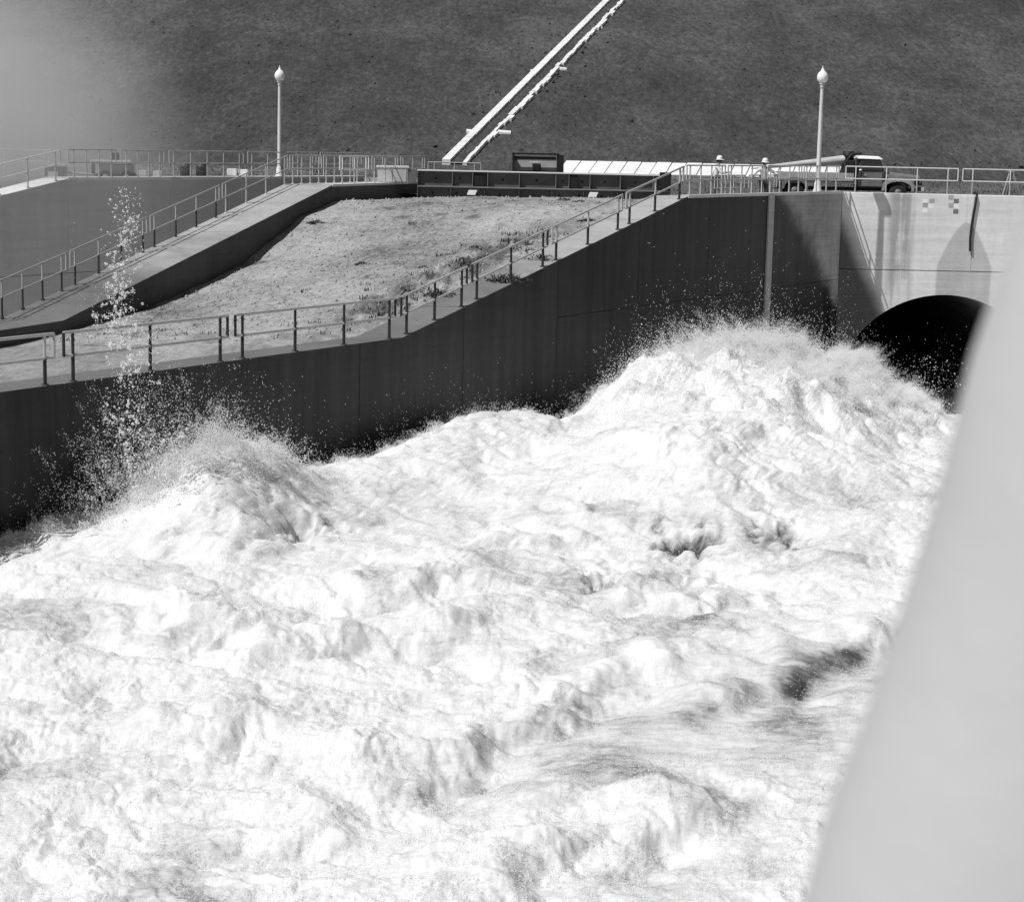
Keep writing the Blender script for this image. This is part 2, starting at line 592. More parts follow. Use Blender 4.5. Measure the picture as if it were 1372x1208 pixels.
# ------------------------------------------------------------------ the gravel fill of the pier
def gravel_z(X, Y):
    gl = np.interp(Y, [30, 52, 55, 57.5, 59.8, 63, 66.4, 69, 70.9, 73, 74.4, 82],
                   [-4.0, -4.0, -3.9, -3.75, -3.55, -3.1, -2.55, -1.75, -1.15, -0.85, -0.66, -0.70])
    gn = np.interp(Y, [30, 51, 52.6, 68.5, 72, 82], [-3.95, -3.95, -3.66, -0.10, -0.40, -0.66])
    a, b = -7.02 + KL * (Y - 74), 13.6 + KN * (Y - 82) - WN
    t = np.clip((X - a) / (b - a), 0, 1)
    ts = t ** 1.25
    z = gl * (1 - ts) + gn * ts
    z += 0.28 * np.sin(np.pi * t) * sstep(55, 60, Y) * sstep(81, 74, Y)
    rough = sstep(51, 56, Y)
    z += rough * (0.03 * fbm(X / 1.6, Y / 1.6, 5, 0.6, 20) + 0.07 * fbm(X / 4.5, Y / 4.5, 2, 0.5, 22) * sstep(80, 74, Y))
    # churned, lumpy soil beside the near walkway
    lump = np.exp(-((t - 0.86) / 0.10) ** 2) * sstep(53, 57, Y) * sstep(66, 60, Y)
    z += lump * (0.12 + 0.26 * billow(X / 0.7, Y / 0.7, 4, 0.6, 31))
    return z
ys = np.arange(34, 81.4, 0.12)
ts = np.linspace(-0.03, 1.03, 150)
Y = np.repeat(ys[:, None], len(ts), 1)
A_, B_ = -7.02 + KL * (Y - 74), 13.6 + KN * (Y - 82) - WN
X = A_ + (B_ - A_) * ts[None, :]
Zg = gravel_z(X, Y)
zcap = np.array([zn(y) for y in ys])[:, None]
edge = sstep(0.93, 1.0, ts)[None, :]
Zg = Zg * (1 - edge) + edge * np.minimum(Zg, zcap + 0.015)
cyc = (Y[:-1, :-1] + Y[1:, 1:]) / 2
gr = grid_mesh('gravel_slope', X, Y, Zg, 'gravel', keep=cyc > 52.0)
T_ = (X - A_) / (B_ - A_)
churn = np.exp(-((T_ - 0.87) / 0.13) ** 2) * sstep(52, 56, Y) * sstep(68, 62, Y) * sstep(-.45, .25, fbm(X / 1.3, Y / 1.6, 5, .6, 33))
churn = np.maximum(churn, .8 * sstep(.30, .75, fbm(X / 1.0, Y / 1.3, 4, .6, 36)) * sstep(.1, .5, fbm(X / 5, Y / 5, 2, .5, 38) + .1))
churn = np.maximum(churn, .55 * sstep(56.5, 52.5, Y) * sstep(-.3, .5, fbm(X / 1.2, Y / 1.5, 4, .6, 39)))
gr.data.attributes.new('churn', 'FLOAT', 'POINT').data.foreach_set('value', churn.astype(np.float32).ravel())
grid_mesh('pier_bench', X, Y, np.minimum(Zg, -3.82 + 0 * Zg), 'bench', keep=cyc <= 52.0)

def merged_rocks(name, pts, rad, mat, label=None):
    """many small angular stones as one mesh"""
    ico = bmesh.new()
    bmesh.ops.create_icosphere(ico, subdivisions=1, radius=1)
    bv = np.array([v.co[:] for v in ico.verts])
    bf = np.array([[v.index for v in f.verts] for f in ico.faces])
    ico.free()
    n = len(pts)
    jit = 1 + 0.35 * rng.standard_normal((n, len(bv), 1)).clip(-1, 1)
    sc = rng.uniform(0.6, 1.2, (n, 1, 3))
    v = pts[:, None, :] + bv[None] * jit * sc * rad[:, None, None]
    f = bf[None] + (np.arange(n) * len(bv))[:, None, None]
    f = f.reshape(-1, 3)
    me = bpy.data.meshes.new(name)
    me.vertices.add(n * len(bv))
    me.vertices.foreach_set('co', v.astype(np.float32).ravel())
    me.loops.add(len(f) * 3)
    me.loops.foreach_set('vertex_index', f.astype(np.int32).ravel())
    me.polygons.add(len(f))
    me.polygons.foreach_set('loop_start', np.arange(0, len(f) * 3, 3, dtype=np.int32))
    me.update(calc_edges=True)
    o = link(name, me, mat)
    o['kind'] = 'stuff'
    return o

def pier_xy(n, y0, y1, t0=0.02, t1=0.98):
    y = rng.uniform(y0, y1, n)
    t = rng.uniform(t0, t1, n)
    a, b = -7.02 + KL * (y - 74), 13.6 + KN * (y - 82) - WN
    return a + (b - a) * t, y
px, py = pier_xy(11000, 52.5, 79)
pz = gravel_z(px, py)
merged_rocks('gravel_stones', np.stack([px, py, pz], 1), rng.uniform(0.012, 0.026, len(px)) * rng.choice([1, 1, 1, 1, 1, 2.4], len(px)), 'gravel')

# ------------------------------------------------------------------ chute walls
def concrete_wall(name, label, xr, w, ztop, joints, lift, breaks, mface, mtop, ybounds):
    t = thing(name, label, 'wall')
    y0, y1 = ybounds
    core = MB()
    wall_prism(core, y0 + .02, y1 - .02, xr, 0.05, w - 0.05, ztop, ZB, breaks, -0.05)
    core.build('wall_core', 'wetwall', t)
    js = [y0] + joints + [y1]
    for a, b in zip(js[:-1], js[1:]):
        g = 0.012
        # upper lift carries the walkway, lower lift stands in the water
        ys = [a + g] + [q for q in breaks if a < q < b] + [b - g]
        mb = MB()
        single = ztop((a + b) / 2) < lift + 1.7
        for p, q in zip(ys[:-1], ys[1:]):
            zb = (lambda y: ZB) if single else (lambda y: min(lift, ztop(y) - 0.35))
            wall_prism(mb, p, q, xr, 0, w, ztop, zb, [])
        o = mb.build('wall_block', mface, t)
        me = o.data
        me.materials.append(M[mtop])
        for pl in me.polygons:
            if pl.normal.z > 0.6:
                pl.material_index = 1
        if single:
            continue
        mb = MB()
        for p, q in zip(ys[:-1], ys[1:]):
            wall_prism(mb, p, q, xr, 0, w, lambda y: min(lift, ztop(y) - 0.35), ZB, [], -0.02)
        mb.build('wall_block', mface, t)
    return t

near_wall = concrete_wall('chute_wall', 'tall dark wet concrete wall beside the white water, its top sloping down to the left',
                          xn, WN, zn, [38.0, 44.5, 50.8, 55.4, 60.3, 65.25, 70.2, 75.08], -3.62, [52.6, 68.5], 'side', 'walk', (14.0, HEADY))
# pale vertical joint strip
mb = MB()
mb.hexa([(xn(74.92) - .02, 74.92, ZB), (xn(74.92) + .05, 74.92 - .03, ZB), (xn(75.38) + .05, 75.38 - .03, ZB), (xn(75.38) - .02, 75.38, ZB),
         (xn(74.92) - .02, 74.92, -.03), (xn(74.92) + .05, 74.92 - .03, -.03), (xn(75.38) + .05, 75.38 - .03, -.03), (xn(75.38) - .02, 75.38, -.03)])
mb.build('joint_strip', 'strip', near_wall)
# bright lip along the crest
mb = MB()
for a, b in ((68.5, 82.0),):
    wall_prism(mb, a, b, xn, -0.035, 0.22, lambda y: zn(y) + 0.045, lambda y: zn(y) - 0.06, [])
mb.build('crest_lip', 'curb', near_wall)
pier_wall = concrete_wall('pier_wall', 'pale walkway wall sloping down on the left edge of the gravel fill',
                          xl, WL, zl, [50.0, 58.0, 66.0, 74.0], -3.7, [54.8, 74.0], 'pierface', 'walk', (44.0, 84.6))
mb = MB()
wall_prism(mb, 74.0, 84.5, xl, -0.03, 0.5, lambda y: 0.03, lambda y: -0.06, [])
mb.build('crest_lip', 'curb', pier_wall)
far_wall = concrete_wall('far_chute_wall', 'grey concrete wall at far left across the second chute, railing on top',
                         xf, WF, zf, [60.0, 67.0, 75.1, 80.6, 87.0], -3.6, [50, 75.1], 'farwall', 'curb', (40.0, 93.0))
mb = MB()
mb.hexa([(xf(80.4) - .02, 80.4, ZB), (xf(80.4) + .05, 80.37, ZB), (xf(80.95) + .05, 80.92, ZB), (xf(80.95) - .02, 80.95, ZB),
         (xf(80.4) - .02, 80.4, -.03), (xf(80.4) + .05, 80.37, -.03), (xf(80.95) + .05, 80.92, -.03), (xf(80.95) - .02, 80.95, -.03)])
mb.build('joint_strip', 'strip', far_wall)
mb = MB()
wall_prism(mb, 75.1, 93.0, xf, -0.03, 0.9, lambda y: 0.05, lambda y: -0.06, [])
mb.build('crest_lip', 'curb', far_wall)
# end wall of the second chute, mostly hidden behind the pier
o = MB().box(xf(93) - 1, xl(93) + 1, 92.6, 93.4, ZB, -0.02).build('chute_end_wall', 'farwall')
tag(o, 'grey concrete end wall closing the second chute behind the pier', 'wall')

# ------------------------------------------------------------------ headwall with the tunnel mouth
head = thing('headwall', 'sunlit pale concrete headwall over the dark round tunnel mouth', 'wall')
TX, TZ, TR = 18.15, -8.75, 4.55
def headwall_blocks():
    x0, x1 = xn(HEADY) + 0.0, right_x(HEADY) + 0.8
    y0, y1 = HEADY, HEADY + 1.0
    # upper lift in three pours
    for a, b in ((x0, 19.16), (19.16, x1)):
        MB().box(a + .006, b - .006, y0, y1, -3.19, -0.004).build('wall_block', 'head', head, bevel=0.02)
    # lower lift with the round opening
    N = 48
    angs = [math.pi * k / N for k in range(N + 1)]
    mb = MB()
    zt = -3.215
    for k in range(N):
        a0, a1 = angs[k], angs[k + 1]
        p0 = (TX + TR * math.cos(a0), TZ + TR * math.sin(a0))
        p1 = (TX + TR * math.cos(a1), TZ + TR * math.sin(a1))
        vs = [(p0[0], y0, p0[1]), (p1[0], y0, p1[1]), (p1[0], y0, zt), (p0[0], y0, zt)]
        mb.add(vs, [(0, 1, 2, 3)])
    mb.add([(x0, y0, ZB), (TX - TR, y0, ZB), (TX - TR, y0, zt), (x0, y0, zt)], [(0, 1, 2, 3)])
    mb.add([(TX + TR, y0, ZB), (x1, y0, ZB), (x1, y0, zt), (TX + TR, y0, zt)], [(0, 1, 2, 3)])
    mb.add([(x0, y0, zt), (x1, y0, zt), (x1, y1, zt), (x0, y1, zt)], [(0, 1, 2, 3)])
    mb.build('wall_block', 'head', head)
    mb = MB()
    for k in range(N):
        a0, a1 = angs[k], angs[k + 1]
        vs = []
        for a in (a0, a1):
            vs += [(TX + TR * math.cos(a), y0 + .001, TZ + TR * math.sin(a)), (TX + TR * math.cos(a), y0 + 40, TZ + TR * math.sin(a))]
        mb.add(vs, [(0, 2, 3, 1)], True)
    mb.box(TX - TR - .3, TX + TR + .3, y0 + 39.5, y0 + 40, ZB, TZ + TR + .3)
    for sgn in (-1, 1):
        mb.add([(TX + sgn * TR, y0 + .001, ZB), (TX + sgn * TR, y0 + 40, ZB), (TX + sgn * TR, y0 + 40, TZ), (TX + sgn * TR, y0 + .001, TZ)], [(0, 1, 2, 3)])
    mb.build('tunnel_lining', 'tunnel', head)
    MB().box(x0, x1, y1 - .12, y1 + .02, -3.3, -0.03).build('wall_core', 'wetwall', head)
headwall_blocks()
# painted survey squares
for (x, z, mm) in ((17.08, -0.30, 'paintw'), (17.36, -0.29, 'paintg'), (17.09, -0.47, 'paintg'), (17.09, -0.68, 'paintw'), (17.34, -0.5, 'paintw'),
                   (18.38, -0.27, 'paintd'), (18.17, -0.46, 'paintg'), (18.39, -0.47, 'paintw'), (18.38, -0.70, 'paintd'), (18.15, -0.12, 'paintg')):
    MB().box(x - .105, x + .105, HEADY - .004, HEADY - .001, z - .095, z + .095).build('painted_square', mm, head)
# drain hose hanging over the wall
mb = MB()
pts = [(19.30, HEADY + 1.2, 0.03), (19.28, HEADY + .5, 0.07), (19.24, HEADY + .05, 0.03), (19.20, HEADY - .06, -0.12), (19.14, HEADY - .06, -0.6),
       (19.07, HEADY - .06, -1.2), (19.04, HEADY - .06, -1.8), (19.06, HEADY - .07, -2.35)]
mb.tube(pts, 0.05, 10)
tag(mb.build('drain_hose', 'black'), 'dark drain hose hanging down the pale headwall above a damp stain', 'hose')

# right wall of the basin, where the photographer stands
MBr = MB()
for a, b in ((-6.0, 30.0), (30.0, HEADY)):
    MBr.hexa([(right_x(a), a, ZB), (right_x(a) + 3.2, a, ZB), (right_x(b) + 3.2, b, ZB), (right_x(b), b, ZB),
              (right_x(a), a, 0), (right_x(a) + 3.2, a, 0), (right_x(b) + 3.2, b, 0), (right_x(b), b, 0)])
MBr.box(-1.2, right_x(-6) + 3.0, -6, 0.95, ZB, -0.02)
tag(MBr.build('basin_wall', 'walk'), 'concrete basin wall and landing under the photographer, right of the water', 'wall')

# ------------------------------------------------------------------ railings
def railing(P, top_mat, up_mat, low_mat, label, group, ins=0.28, posts=3, hgt=1.07, rr=0.026, gapn=0.0):
    """P: function s in 0..1 -> point on the wall; a closed loop of two rails on posts"""
    p0, p1 = Vector(P(0)), Vector(P(1))
    t = thing('railing', label, 'railing', p0, 0, group)
    d = p1 - p0
    L = d.length
    u = Vector((0, 0, 1))
    H, Hm = u * hgt, u * hgt * 0.53
    MB().tube([H, H + d], rr, 8).build('top_rail', top_mat, t)
    MB().tube([Hm, Hm + d], rr * 0.95, 8).build('mid_rail', top_mat, t)
    for q in (Vector((0, 0, 0)), d):
        MB().tube([q + Hm, q + H], rr * 0.95, 8).build('end_bar', up_mat, t)
    for k in range(posts):
        sft = ins + (L - 2 * ins) * (k / (posts - 1) if posts > 1 else 0.5)
        q = d * (sft / L)
        MB().tube([q + Hm, q + H], rr * 0.95, 8).build('upper_post', up_mat, t)
        MB().tube([q - u * 0.05, q + Hm], rr * 1.12, 8).build('post', low_mat, t)
        mbp = MB()
        mbp.lathe([(0.0, 0.025), (rr * 2.2, 0.025), (rr * 2.4, -0.03)], 8, q)
        mbp.build('base_plate', low_mat, t)
    return t

ORD = ['first', 'second', 'third', 'fourth', 'fifth', 'sixth', 'seventh', 'eighth', 'ninth', 'tenth', 'eleventh', 'twelfth', 'thirteenth']
inset = 0.10
def on_near(y): return (xn(y) - inset, y, zn(y))
def ys_run(fn, ylist, gap, mats, label, group, posts, rr=0.026):
    for k, (a, b) in enumerate(ylist):
        mt = mats[k] if isinstance(mats, list) else mats
        f = lambda s, a=a, b=b: fn(a + gap + (b - a - 2 * gap) * s)
        railing(f, mt[0], mt[1], mt[2], label % ORD[k], group, posts=posts[k] if isinstance(posts, list) else posts, rr=rr)
PALE, DK, MIXD = ('rail', 'rail', 'rust'), ('rail', 'rust', 'rust'), ('rail', 'rail', 'rust')
NEAR_G = [32.6, 37.0, 41.05, 46.2, 52.55, 55.8, 59.95, 64.35, 68.45]
ys_run(on_near, list(zip(NEAR_G[:-1], NEAR_G[1:])), 0.13, [MIXD, MIXD, DK, DK, DK, DK, MIXD, MIXD],
       'dark posted pipe railing on the wall beside the water, %s from the left', 'railings along the dark chute wall', [3, 3, 3, 4, 3, 3, 3, 3], 0.036)
TOP_G = [68.45, 71.6, 74.9, 78.2, 81.9]
ys_run(on_near, list(zip(TOP_G[:-1], TOP_G[1:])), 0.12, ('rail', 'rail', 'rail'),
       'grey railing on the level wall top before the workers, %s from left', 'railings on the level top beside the workers', 4)
# second rail set back behind it
def back_rail(y): return (xn(y) - 2.9, y, GROUND + 0.02)
ys_run(back_rail, [(76.6, 79.4), (79.6, 82.4)], 0.1, ('rail', 'rail', 'rail'),
       'grey railing set back behind the lamp post, %s section from the left', 'railings set back behind the level top', 4)
# headwall railing: bright
def on_head(x): return (x, HEADY + 0.12, 0.0)
for k, (a, b, pc) in enumerate(((13.72, 18.42, 4), (18.62, 22.6, 3), (22.8, 26.6, 3))):
    railing(lambda s, a=a, b=b: on_head(a + (b - a) * s), 'railbright', 'railbright', 'rail',
            ('bright white railing on the sunlit headwall in front of the truck cab', 'bright white railing on the headwall before the trestle stand', 'bright white railing on the headwall beyond the trestle stand')[k],
            'railings on the sunlit headwall', posts=pc, ins=0.42, rr=0.024)
# pier's left wall
def on_pier(y): return (xl(y) - WL + 0.08, y, zl(y))
PIER_G = [44.8, 49.6, 54.4, 58.35, 63.3, 68.5, 74.2]
ys_run(on_pier, list(zip(PIER_G[:-1], PIER_G[1:])), 0.12, [DK, DK, MIXD, MIXD, MIXD, ('rail', 'rail', 'rail')],
       'thin pipe railing on the sloping pier walkway, %s from the lower left', 'railings on the sloping pier walkway', 4)
PT = [74.2, 77.4, 80.6, 84.2]
ys_run(on_pier, list(zip(PT[:-1], PT[1:])), 0.1, ('rail', 'rail', 'rail'),
       'grey railing on the level pier top behind the cabinet, %s from left', 'railings on the level pier top', 4)
def pier_front(y): return (xl(y) - 0.1, y, 0.0)
ys_run(pier_front, [(74.9, 78.0), (78.2, 81.2), (81.4, 84.4)], 0.08, [('railbright', 'railbright', 'rail'), ('rail', 'rail', 'rail'), ('rail', 'rail', 'rail')],
       'railing along the front of the level pier top, %s from left', 'railings at the front of the level pier top', 3)
# beyond the pier, toward the hill foot
railing(lambda s: (-4.0 + 2.35 * s, 87.0, -0.25), 'rail', 'rail', 'rail', 'short grey railing before the foot of the two pale kerbs', 'railings near the hill foot', posts=3)
# far wall
def on_far(y): return (xf(y) - 0.12, y, zf(y) + 0.04)
ys_run(on_far, [(75.2, 77.75), (77.85, 80.3), (80.4, 84.9), (85.0, 89.6), (89.7, 92.8)], 0.09, ('rail', 'rail', 'rail'),
       'pale railing on the far chute wall, %s section counted from the left', 'railings on the far chute wall', [4, 4, 5, 5, 3])
ys_run(on_far, [(65.6, 70.2), (70.4, 75.0)], 0.1, ('railbright', 'rail', 'rail'),
       'pale railing on the sloping end of the far chute wall, %s section from the left', 'railings on the sloping far wall', 4)
for k in range(2):
    railing(lambda s, k=k: (-29.6 + 4.4 * k + 4.2 * s, 88.0, -0.1), 'railbright', 'railbright', 'railbright',
            ('white railing at the far left edge beyond the sloping wall', 'white railing beyond the sloping wall, ending short of the pump trailer')[k], 'railings at far left', posts=3)

# ------------------------------------------------------------------ lamp posts
def lamp_post(loc, label, h):
    t = thing('lamp_post', label, 'lamp post', loc, 0, 'lamp posts')
    MB().lathe([(0.0, 0.0), (0.19, 0.0), (0.19, 0.10), (0.15, 0.14), (0.13, 0.42), (0.10, 0.48)], 14).build('base', 'lamp', t)
    MB().lathe([(0.095, 0.40), (0.088, h * 0.5), (0.068, h - 0.62), (0.068, h - 0.60)], 14).build('pole', 'lamp', t)
    MB().lathe([(0.068, h - 0.61), (0.10, h - 0.58), (0.075, h - 0.53), (0.09, h - 0.47), (0.14, h - 0.42), (0.0, h - 0.40)], 14).build('collar', 'lamp', t)
    g = MB().lathe([(0.0, h - 0.405), (0.12, h - 0.40), (0.19, h - 0.33), (0.228, h - 0.22), (0.225, h - 0.11), (0.185, h - 0.02), (0.12, h + 0.05), (0.075, h + 0.085), (0.06, h + 0.14)], 20).build('globe', 'globe', t)
    MB().lathe([(0.06, h + 0.135), (0.055, h + 0.17), (0.02, h + 0.20), (0.028, h + 0.235), (0.0, h + 0.30)], 12).build('finial', 'lamp', g)
    return t
lamp_post((12.24, 80.0, 0.0), 'white lamp post standing before the truck at the right', 4.80)
lamp_post((-10.62, 87.2, 0.0), 'white lamp post with acorn globe standing at the left', 4.62)

# ------------------------------------------------------------------ steel girder
gx0, gx1, gy = -4.08, 6.25, 80.0
gz0, gz1 = -0.62, 0.58
gird = thing('steel_girder', 'long dark riveted steel girder lying behind the gravel fill', 'girder', (gx0, gy, gz0))
GL = gx1 - gx0
GH = gz1 - gz0
zmid = GH * 0.44
MB().box(0, GL, 0.20, 0.24, 0.02, GH - 0.06).build('web', 'steel', gird)
MB().box(-.03, GL + .03, 0.0, 0.46, GH - 0.055, GH).build('top_flange', 'steel_lit', gird, bevel=0.006)
MB().box(0.0, GL, 0.005, 0.44, zmid - 0.03, zmid + 0.03).build('middle_flange', 'steelmid', gird, bevel=0.006)
MB().box(0.0, GL, -0.02, 0.46, 0.0, 0.05).build('bottom_flange', 'steel', gird)
MB().box(-0.035, 0.0, 0.02, 0.44, 0.0, GH - .056).build('end_plate', 'steel', gird)
for fx in (0.135, 0.216, 0.275, 0.40, 0.545, 0.597, 0.68, 0.80, 0.93):
    MB().box(GL * fx - .012, GL * fx + .012, 0.02, 0.199, zmid + .03, GH - .056).build('stiffener', 'steelmid', gird)
for fx in (0.13, 0.263, 0.40, 0.53, 0.655, 0.79, 0.92):
    MB().box(GL * fx - .012, GL * fx + .012, 0.03, 0.199, .051, zmid - .03).build('stiffener', 'steel', gird)
for row, z in ((0, zmid + (GH - zmid) * 0.48), (1, zmid * 0.5)):
    for fx in (0.07, 0.165, 0.245, 0.335, 0.47, 0.572, 0.65, 0.74, 0.86):
        mb = MB()
        mb.tube([(GL * (fx - 0.012 * row), 0.185, z), (GL * (fx - 0.012 * row), 0.1995, z)], 0.055, 12)
        mb.build('hole_disc', 'black', gird)  # black disc standing in for the dark of a web hole
MB().box(GL * 0.222, GL * 0.262, 0.06, 0.199, zmid + .06, GH - .12).build('bracket', 'black', gird)
MB().box(GL * 0.602, GL * 0.632, 0.06, 0.199, zmid + .06, GH - .12).build('bracket', 'black', gird)
MB().box(GL * 0.955, GL * 1.0, -0.06, 0.199, zmid + .1, GH + .1).build('bracket', 'black', gird)

def floodlight(x, y, label):
    z = float(gravel_z(np.array([x]), np.array([y]))[0]) + .08
    t = thing('flood_lamp', label, 'lamp', (x, y, z), R(-8), 'lamps on the gravel before the girder')
    MB().box(-0.14, 0.2, -0.12, 0.16, -.03, 0.14).build('base', 'black', t, bevel=0.01)
    mb = MB()
    mb.prism([(-0.22, 0.135), (0.12, 0.135), (0.19, 0.33), (-0.15, 0.33)], -0.14, 0.10)
    mb.build('lamp_head', 'white', t, bevel=0.015)
    MB().box(0.13, 0.2, -0.05, 0.05, 0.13, 0.25).build('bracket', 'dark', t)
floodlight(-1.80, 78.5, 'small white topped flood lamp before the left half of the girder')
floodlight(3.05, 78.5, 'small white topped flood lamp before the right half of the girder')

# ------------------------------------------------------------------ open steel box behind the girder
bx = thing('steel_bin', 'dark open fronted steel box on skids behind the girder', 'bin', (0.72, 83.6, -0.42))
w_, d_, h0, h1 = 1.95, 1.7, 0.88, 1.68
rot = 0.02
MB().box(-w_/2, w_/2, d_ - .05, d_, h0, h1).build('back_panel', 'mid', bx)
MB().box(-w_/2, -w_/2 + .06, 0, d_ - .051, h0, h1 - .001).build('side_panel', 'black', bx)
MB().hexa([(w_/2 - .06, 0, h0), (w_/2, 0, h0), (w_/2 + .28, d_, h0), (w_/2 + .2, d_, h0),
           (w_/2 - .06, 0, h1 - .001), (w_/2, 0, h1 - .001), (w_/2 + .28, d_, h1 - .001), (w_/2 + .2, d_, h1 - .001)]).build('side_panel', 'black', bx)
MB().box(-w_/2 - .03, w_/2 + .05, -0.03, 0.06, h1, h1 + .07).build('rim', 'black', bx)
MB().box(-w_/2 + .061, w_/2 - .061, 0.0, 0.05, h0, h0 + .14).build('front_lip', 'black', bx)
MB().box(-w_/2 + .08, w_/2 - .09, 0.05, 0.09, h1 - .2, h1 - .08).build('front_bar', 'dark', bx)
MB().box(-w_/2 + .061, w_/2 - .061, 0.3, 0.36, h0 + .14, h1 - .25).build('inner_panel', 'pale', bx)
mb = MB().box(-.12, .25, -.02, .25, h0 + .12, h0 + .42)
mb.build('motor', 'black', bx, bevel=.05)
MB().box(-.2, .22, -.03, .2, h0 + .425, h0 + .52).build('motor_cover', 'pale', bx, bevel=.02)
for yy in (0.1, d_ - .2):
    MB().box(-w_/2 - .1, w_/2 + .75, yy, yy + .16, h0 - .2, h0 - .002).build('skid', 'black', bx)
for xx in (-w_/2 + .1, w_/2 - .25, w_/2 + .5):
    for yy in (0.1, d_ - .2):
        MB().box(xx, xx + .15, yy, yy + .16, -.02, h0 - .201).build('leg', 'dark', bx)

# ------------------------------------------------------------------ cabinet, blocks and gear on the far side
cab = thing('control_cabinet', 'low pale concrete cabinet on the level pier top beside the girder', 'cabinet', (-5.15, 80.6, 0.0), R(3))
MB().box(-0.62, 0.62, -0.3, 0.3, -.02, 0.62).build('body', 'pale', cab, bevel=.012)
MB().box(-0.68, 0.66, -0.34, 0.34, 0.621, 0.70).build('lid', 'curb', cab, bevel=.012)
for a, b in ((-0.58, -0.02), (0.02, 0.56)):
    MB().box(a, b, -0.325, -0.302, 0.06, 0.56).build('door', 'pale', cab, bevel=.006)
MB().box(0.63, 0.98, -0.28, 0.3, 0.0, 0.60).build('side_box', 'mid', cab, bevel=.01)

for (x, y, z, w, h, lab) in ((-14.9, 82.2, 0, .34, .26, 'small pale concrete block left of its twin on the far wall'),
                             (-14.3, 82.3, 0, .36, .24, 'small pale concrete block right of its twin on the far wall'),
                             (-11.6, 85.3, 0.06, .42, .30, 'pale concrete block beside the left lamp post, left of a pair'),
                             (-11.12, 85.4, 0.06, .40, .28, 'pale concrete block beside the left lamp post, right of a pair')):
    t = MB().box(-w/2, w/2, -.2, .2, 0, h).build('concrete_block', 'slab', None, (x - .9, y + .4, z), bevel=.02)
    tag(t, lab, 'block', 'pale blocks on the far wall')
def barrel(x, y, label):
    t = thing('steel_drum', label, 'drum', (x, y, 0.02), 0, 'drums on the far wall')
    MB().lathe([(0, 0), (.24, 0), (.25, .02), (.25, .17), (.26, .19), (.25, .21), (.25, .36), (.26, .38), (.25, .40), (.24, .56), (0, .56)], 16).build('body', 'dark', t)
    MB().lathe([(.255, .545), (.255, .57), (.22, .57), (.22, .56)], 16).build('rim', 'mid', t)
barrel(-14.35, 84.6, 'dark steel drum standing behind the far railing, left one of two')
barrel(-13.7, 84.9, 'dark steel drum standing behind the far railing, right one of two')

# pump trailer at the left
pt = thing('pump_trailer', 'small dark wheeled pump trailer with pale hood behind the far railing', 'trailer', (-17.2, 80.6, -0.3), R(4))
MB().box(-0.1, 1.5, -.45, .45, .32, .42).build('chassis', 'dark', pt)
MB().box(0.02, 1.35, -.42, .42, .421, .82).build('body', 'mid', pt, bevel=.04)
MB().box(-0.35, 1.32, -.46, .46, .86, .98).build('hood', 'pale', pt, bevel=.04)
for a in (-.3, 1.2):
    MB().box(a, a + .06, -.3, .3, .42, .859).build('hood_strut', 'dark', pt)
MB().tube([(0.62, 0, .975), (0.62, 0, 1.28)], .16, 12).build('exhaust_stack', 'black', pt)
MB().tube([(-.1, 0, .36), (-1.6, 0, .44)], .045, 8).build('drawbar', 'pale', pt)
for sx_ in (0.3, 1.15):
    for sy_ in (-.52, .52):
        wh = MB().tube([(sx_, sy_ - .09, .28), (sx_, sy_ + .09, .28)], .28, 18).build('wheel', 'tyre', pt)
        MB().tube([(sx_, sy_ - .1, .28), (sx_, sy_ + .1, .28)], .13, 12).build('hub', 'pale', wh)
jb = thing('tool_crate', 'dark crate with pale lid beside the trailer drawbar', 'crate', (-19.0, 80.3, -0.25))
MB().box(-.35, .45, -.3, .3, 0, .62).build('body', 'dark', jb, bevel=.02)
MB().box(-.4, .5, -.34, .34, .621, .70).build('lid', 'pale', jb, bevel=.015)
MB().box(-.2, .2, -.33, -.302, .1, .42).build('front_panel', 'white', jb)

# trestle stand behind the headwall railing
ts_ = thing('trestle_stand', 'pale three legged trestle stand behind the headwall railing', 'trestle', (21.1, 84.0, GROUND))
MB().tube([(-.85, .1, 0), (-.3, .1, .28), (-.02, .1, 1.42)], .045, 8).build('leg', 'timber', ts_)
MB().tube([(.95, -.1, 0), (.42, -.1, .4), (.06, -.1, 1.42)], .045, 8).build('leg', 'timber', ts_)
MB().tube([(.02, .8, 0), (.02, .05, 1.40)], .045, 8).build('leg', 'timber', ts_)
MB().box(-.09, .13, -.16, .16, 1.40, 1.50).build('head_block', 'timber', ts_, bevel=.01)

# ------------------------------------------------------------------ kerbs climbing the hill
kb = thing('hill_steps', 'pair of pale kerbs running diagonally up the grass slope', 'kerb')
K0, K1 = Vector((-3.93, 101.0)), Vector((5.69, 134.35))
def kerb(off0, off1, w, h, mat, name, jag):
    n = 46
    for k in range(n):
        a, b = k / n, (k + 1) / n - 0.0012
        ww = w * (1 + (random.uniform(-.25, .30) if jag else random.uniform(-.03, .03)))
        dx = random.uniform(-.05, .05) if jag else 0
        p = []
        for z in (0, 1):
            for (t, e) in ((a, 0), (a, 1), (b, 1), (b, 0)):
                q = K0.lerp(K1, t)
                x = q.x + off0 * (1 - t) + off1 * t + e * ww + dx
                p.append((x, q.y, hill_z(q.y) + (h * (random.uniform(.75, 1.0) if jag else 1) if z else -0.3)))
        MB().hexa(p).build(name, mat, kb)
kerb(0.0, 0.0, 0.42, 0.30, 'slab', 'kerb_stone', False)
kerb(1.03, 1.0, 0.27, 0.2, 'slab', 'kerb_stone', True)
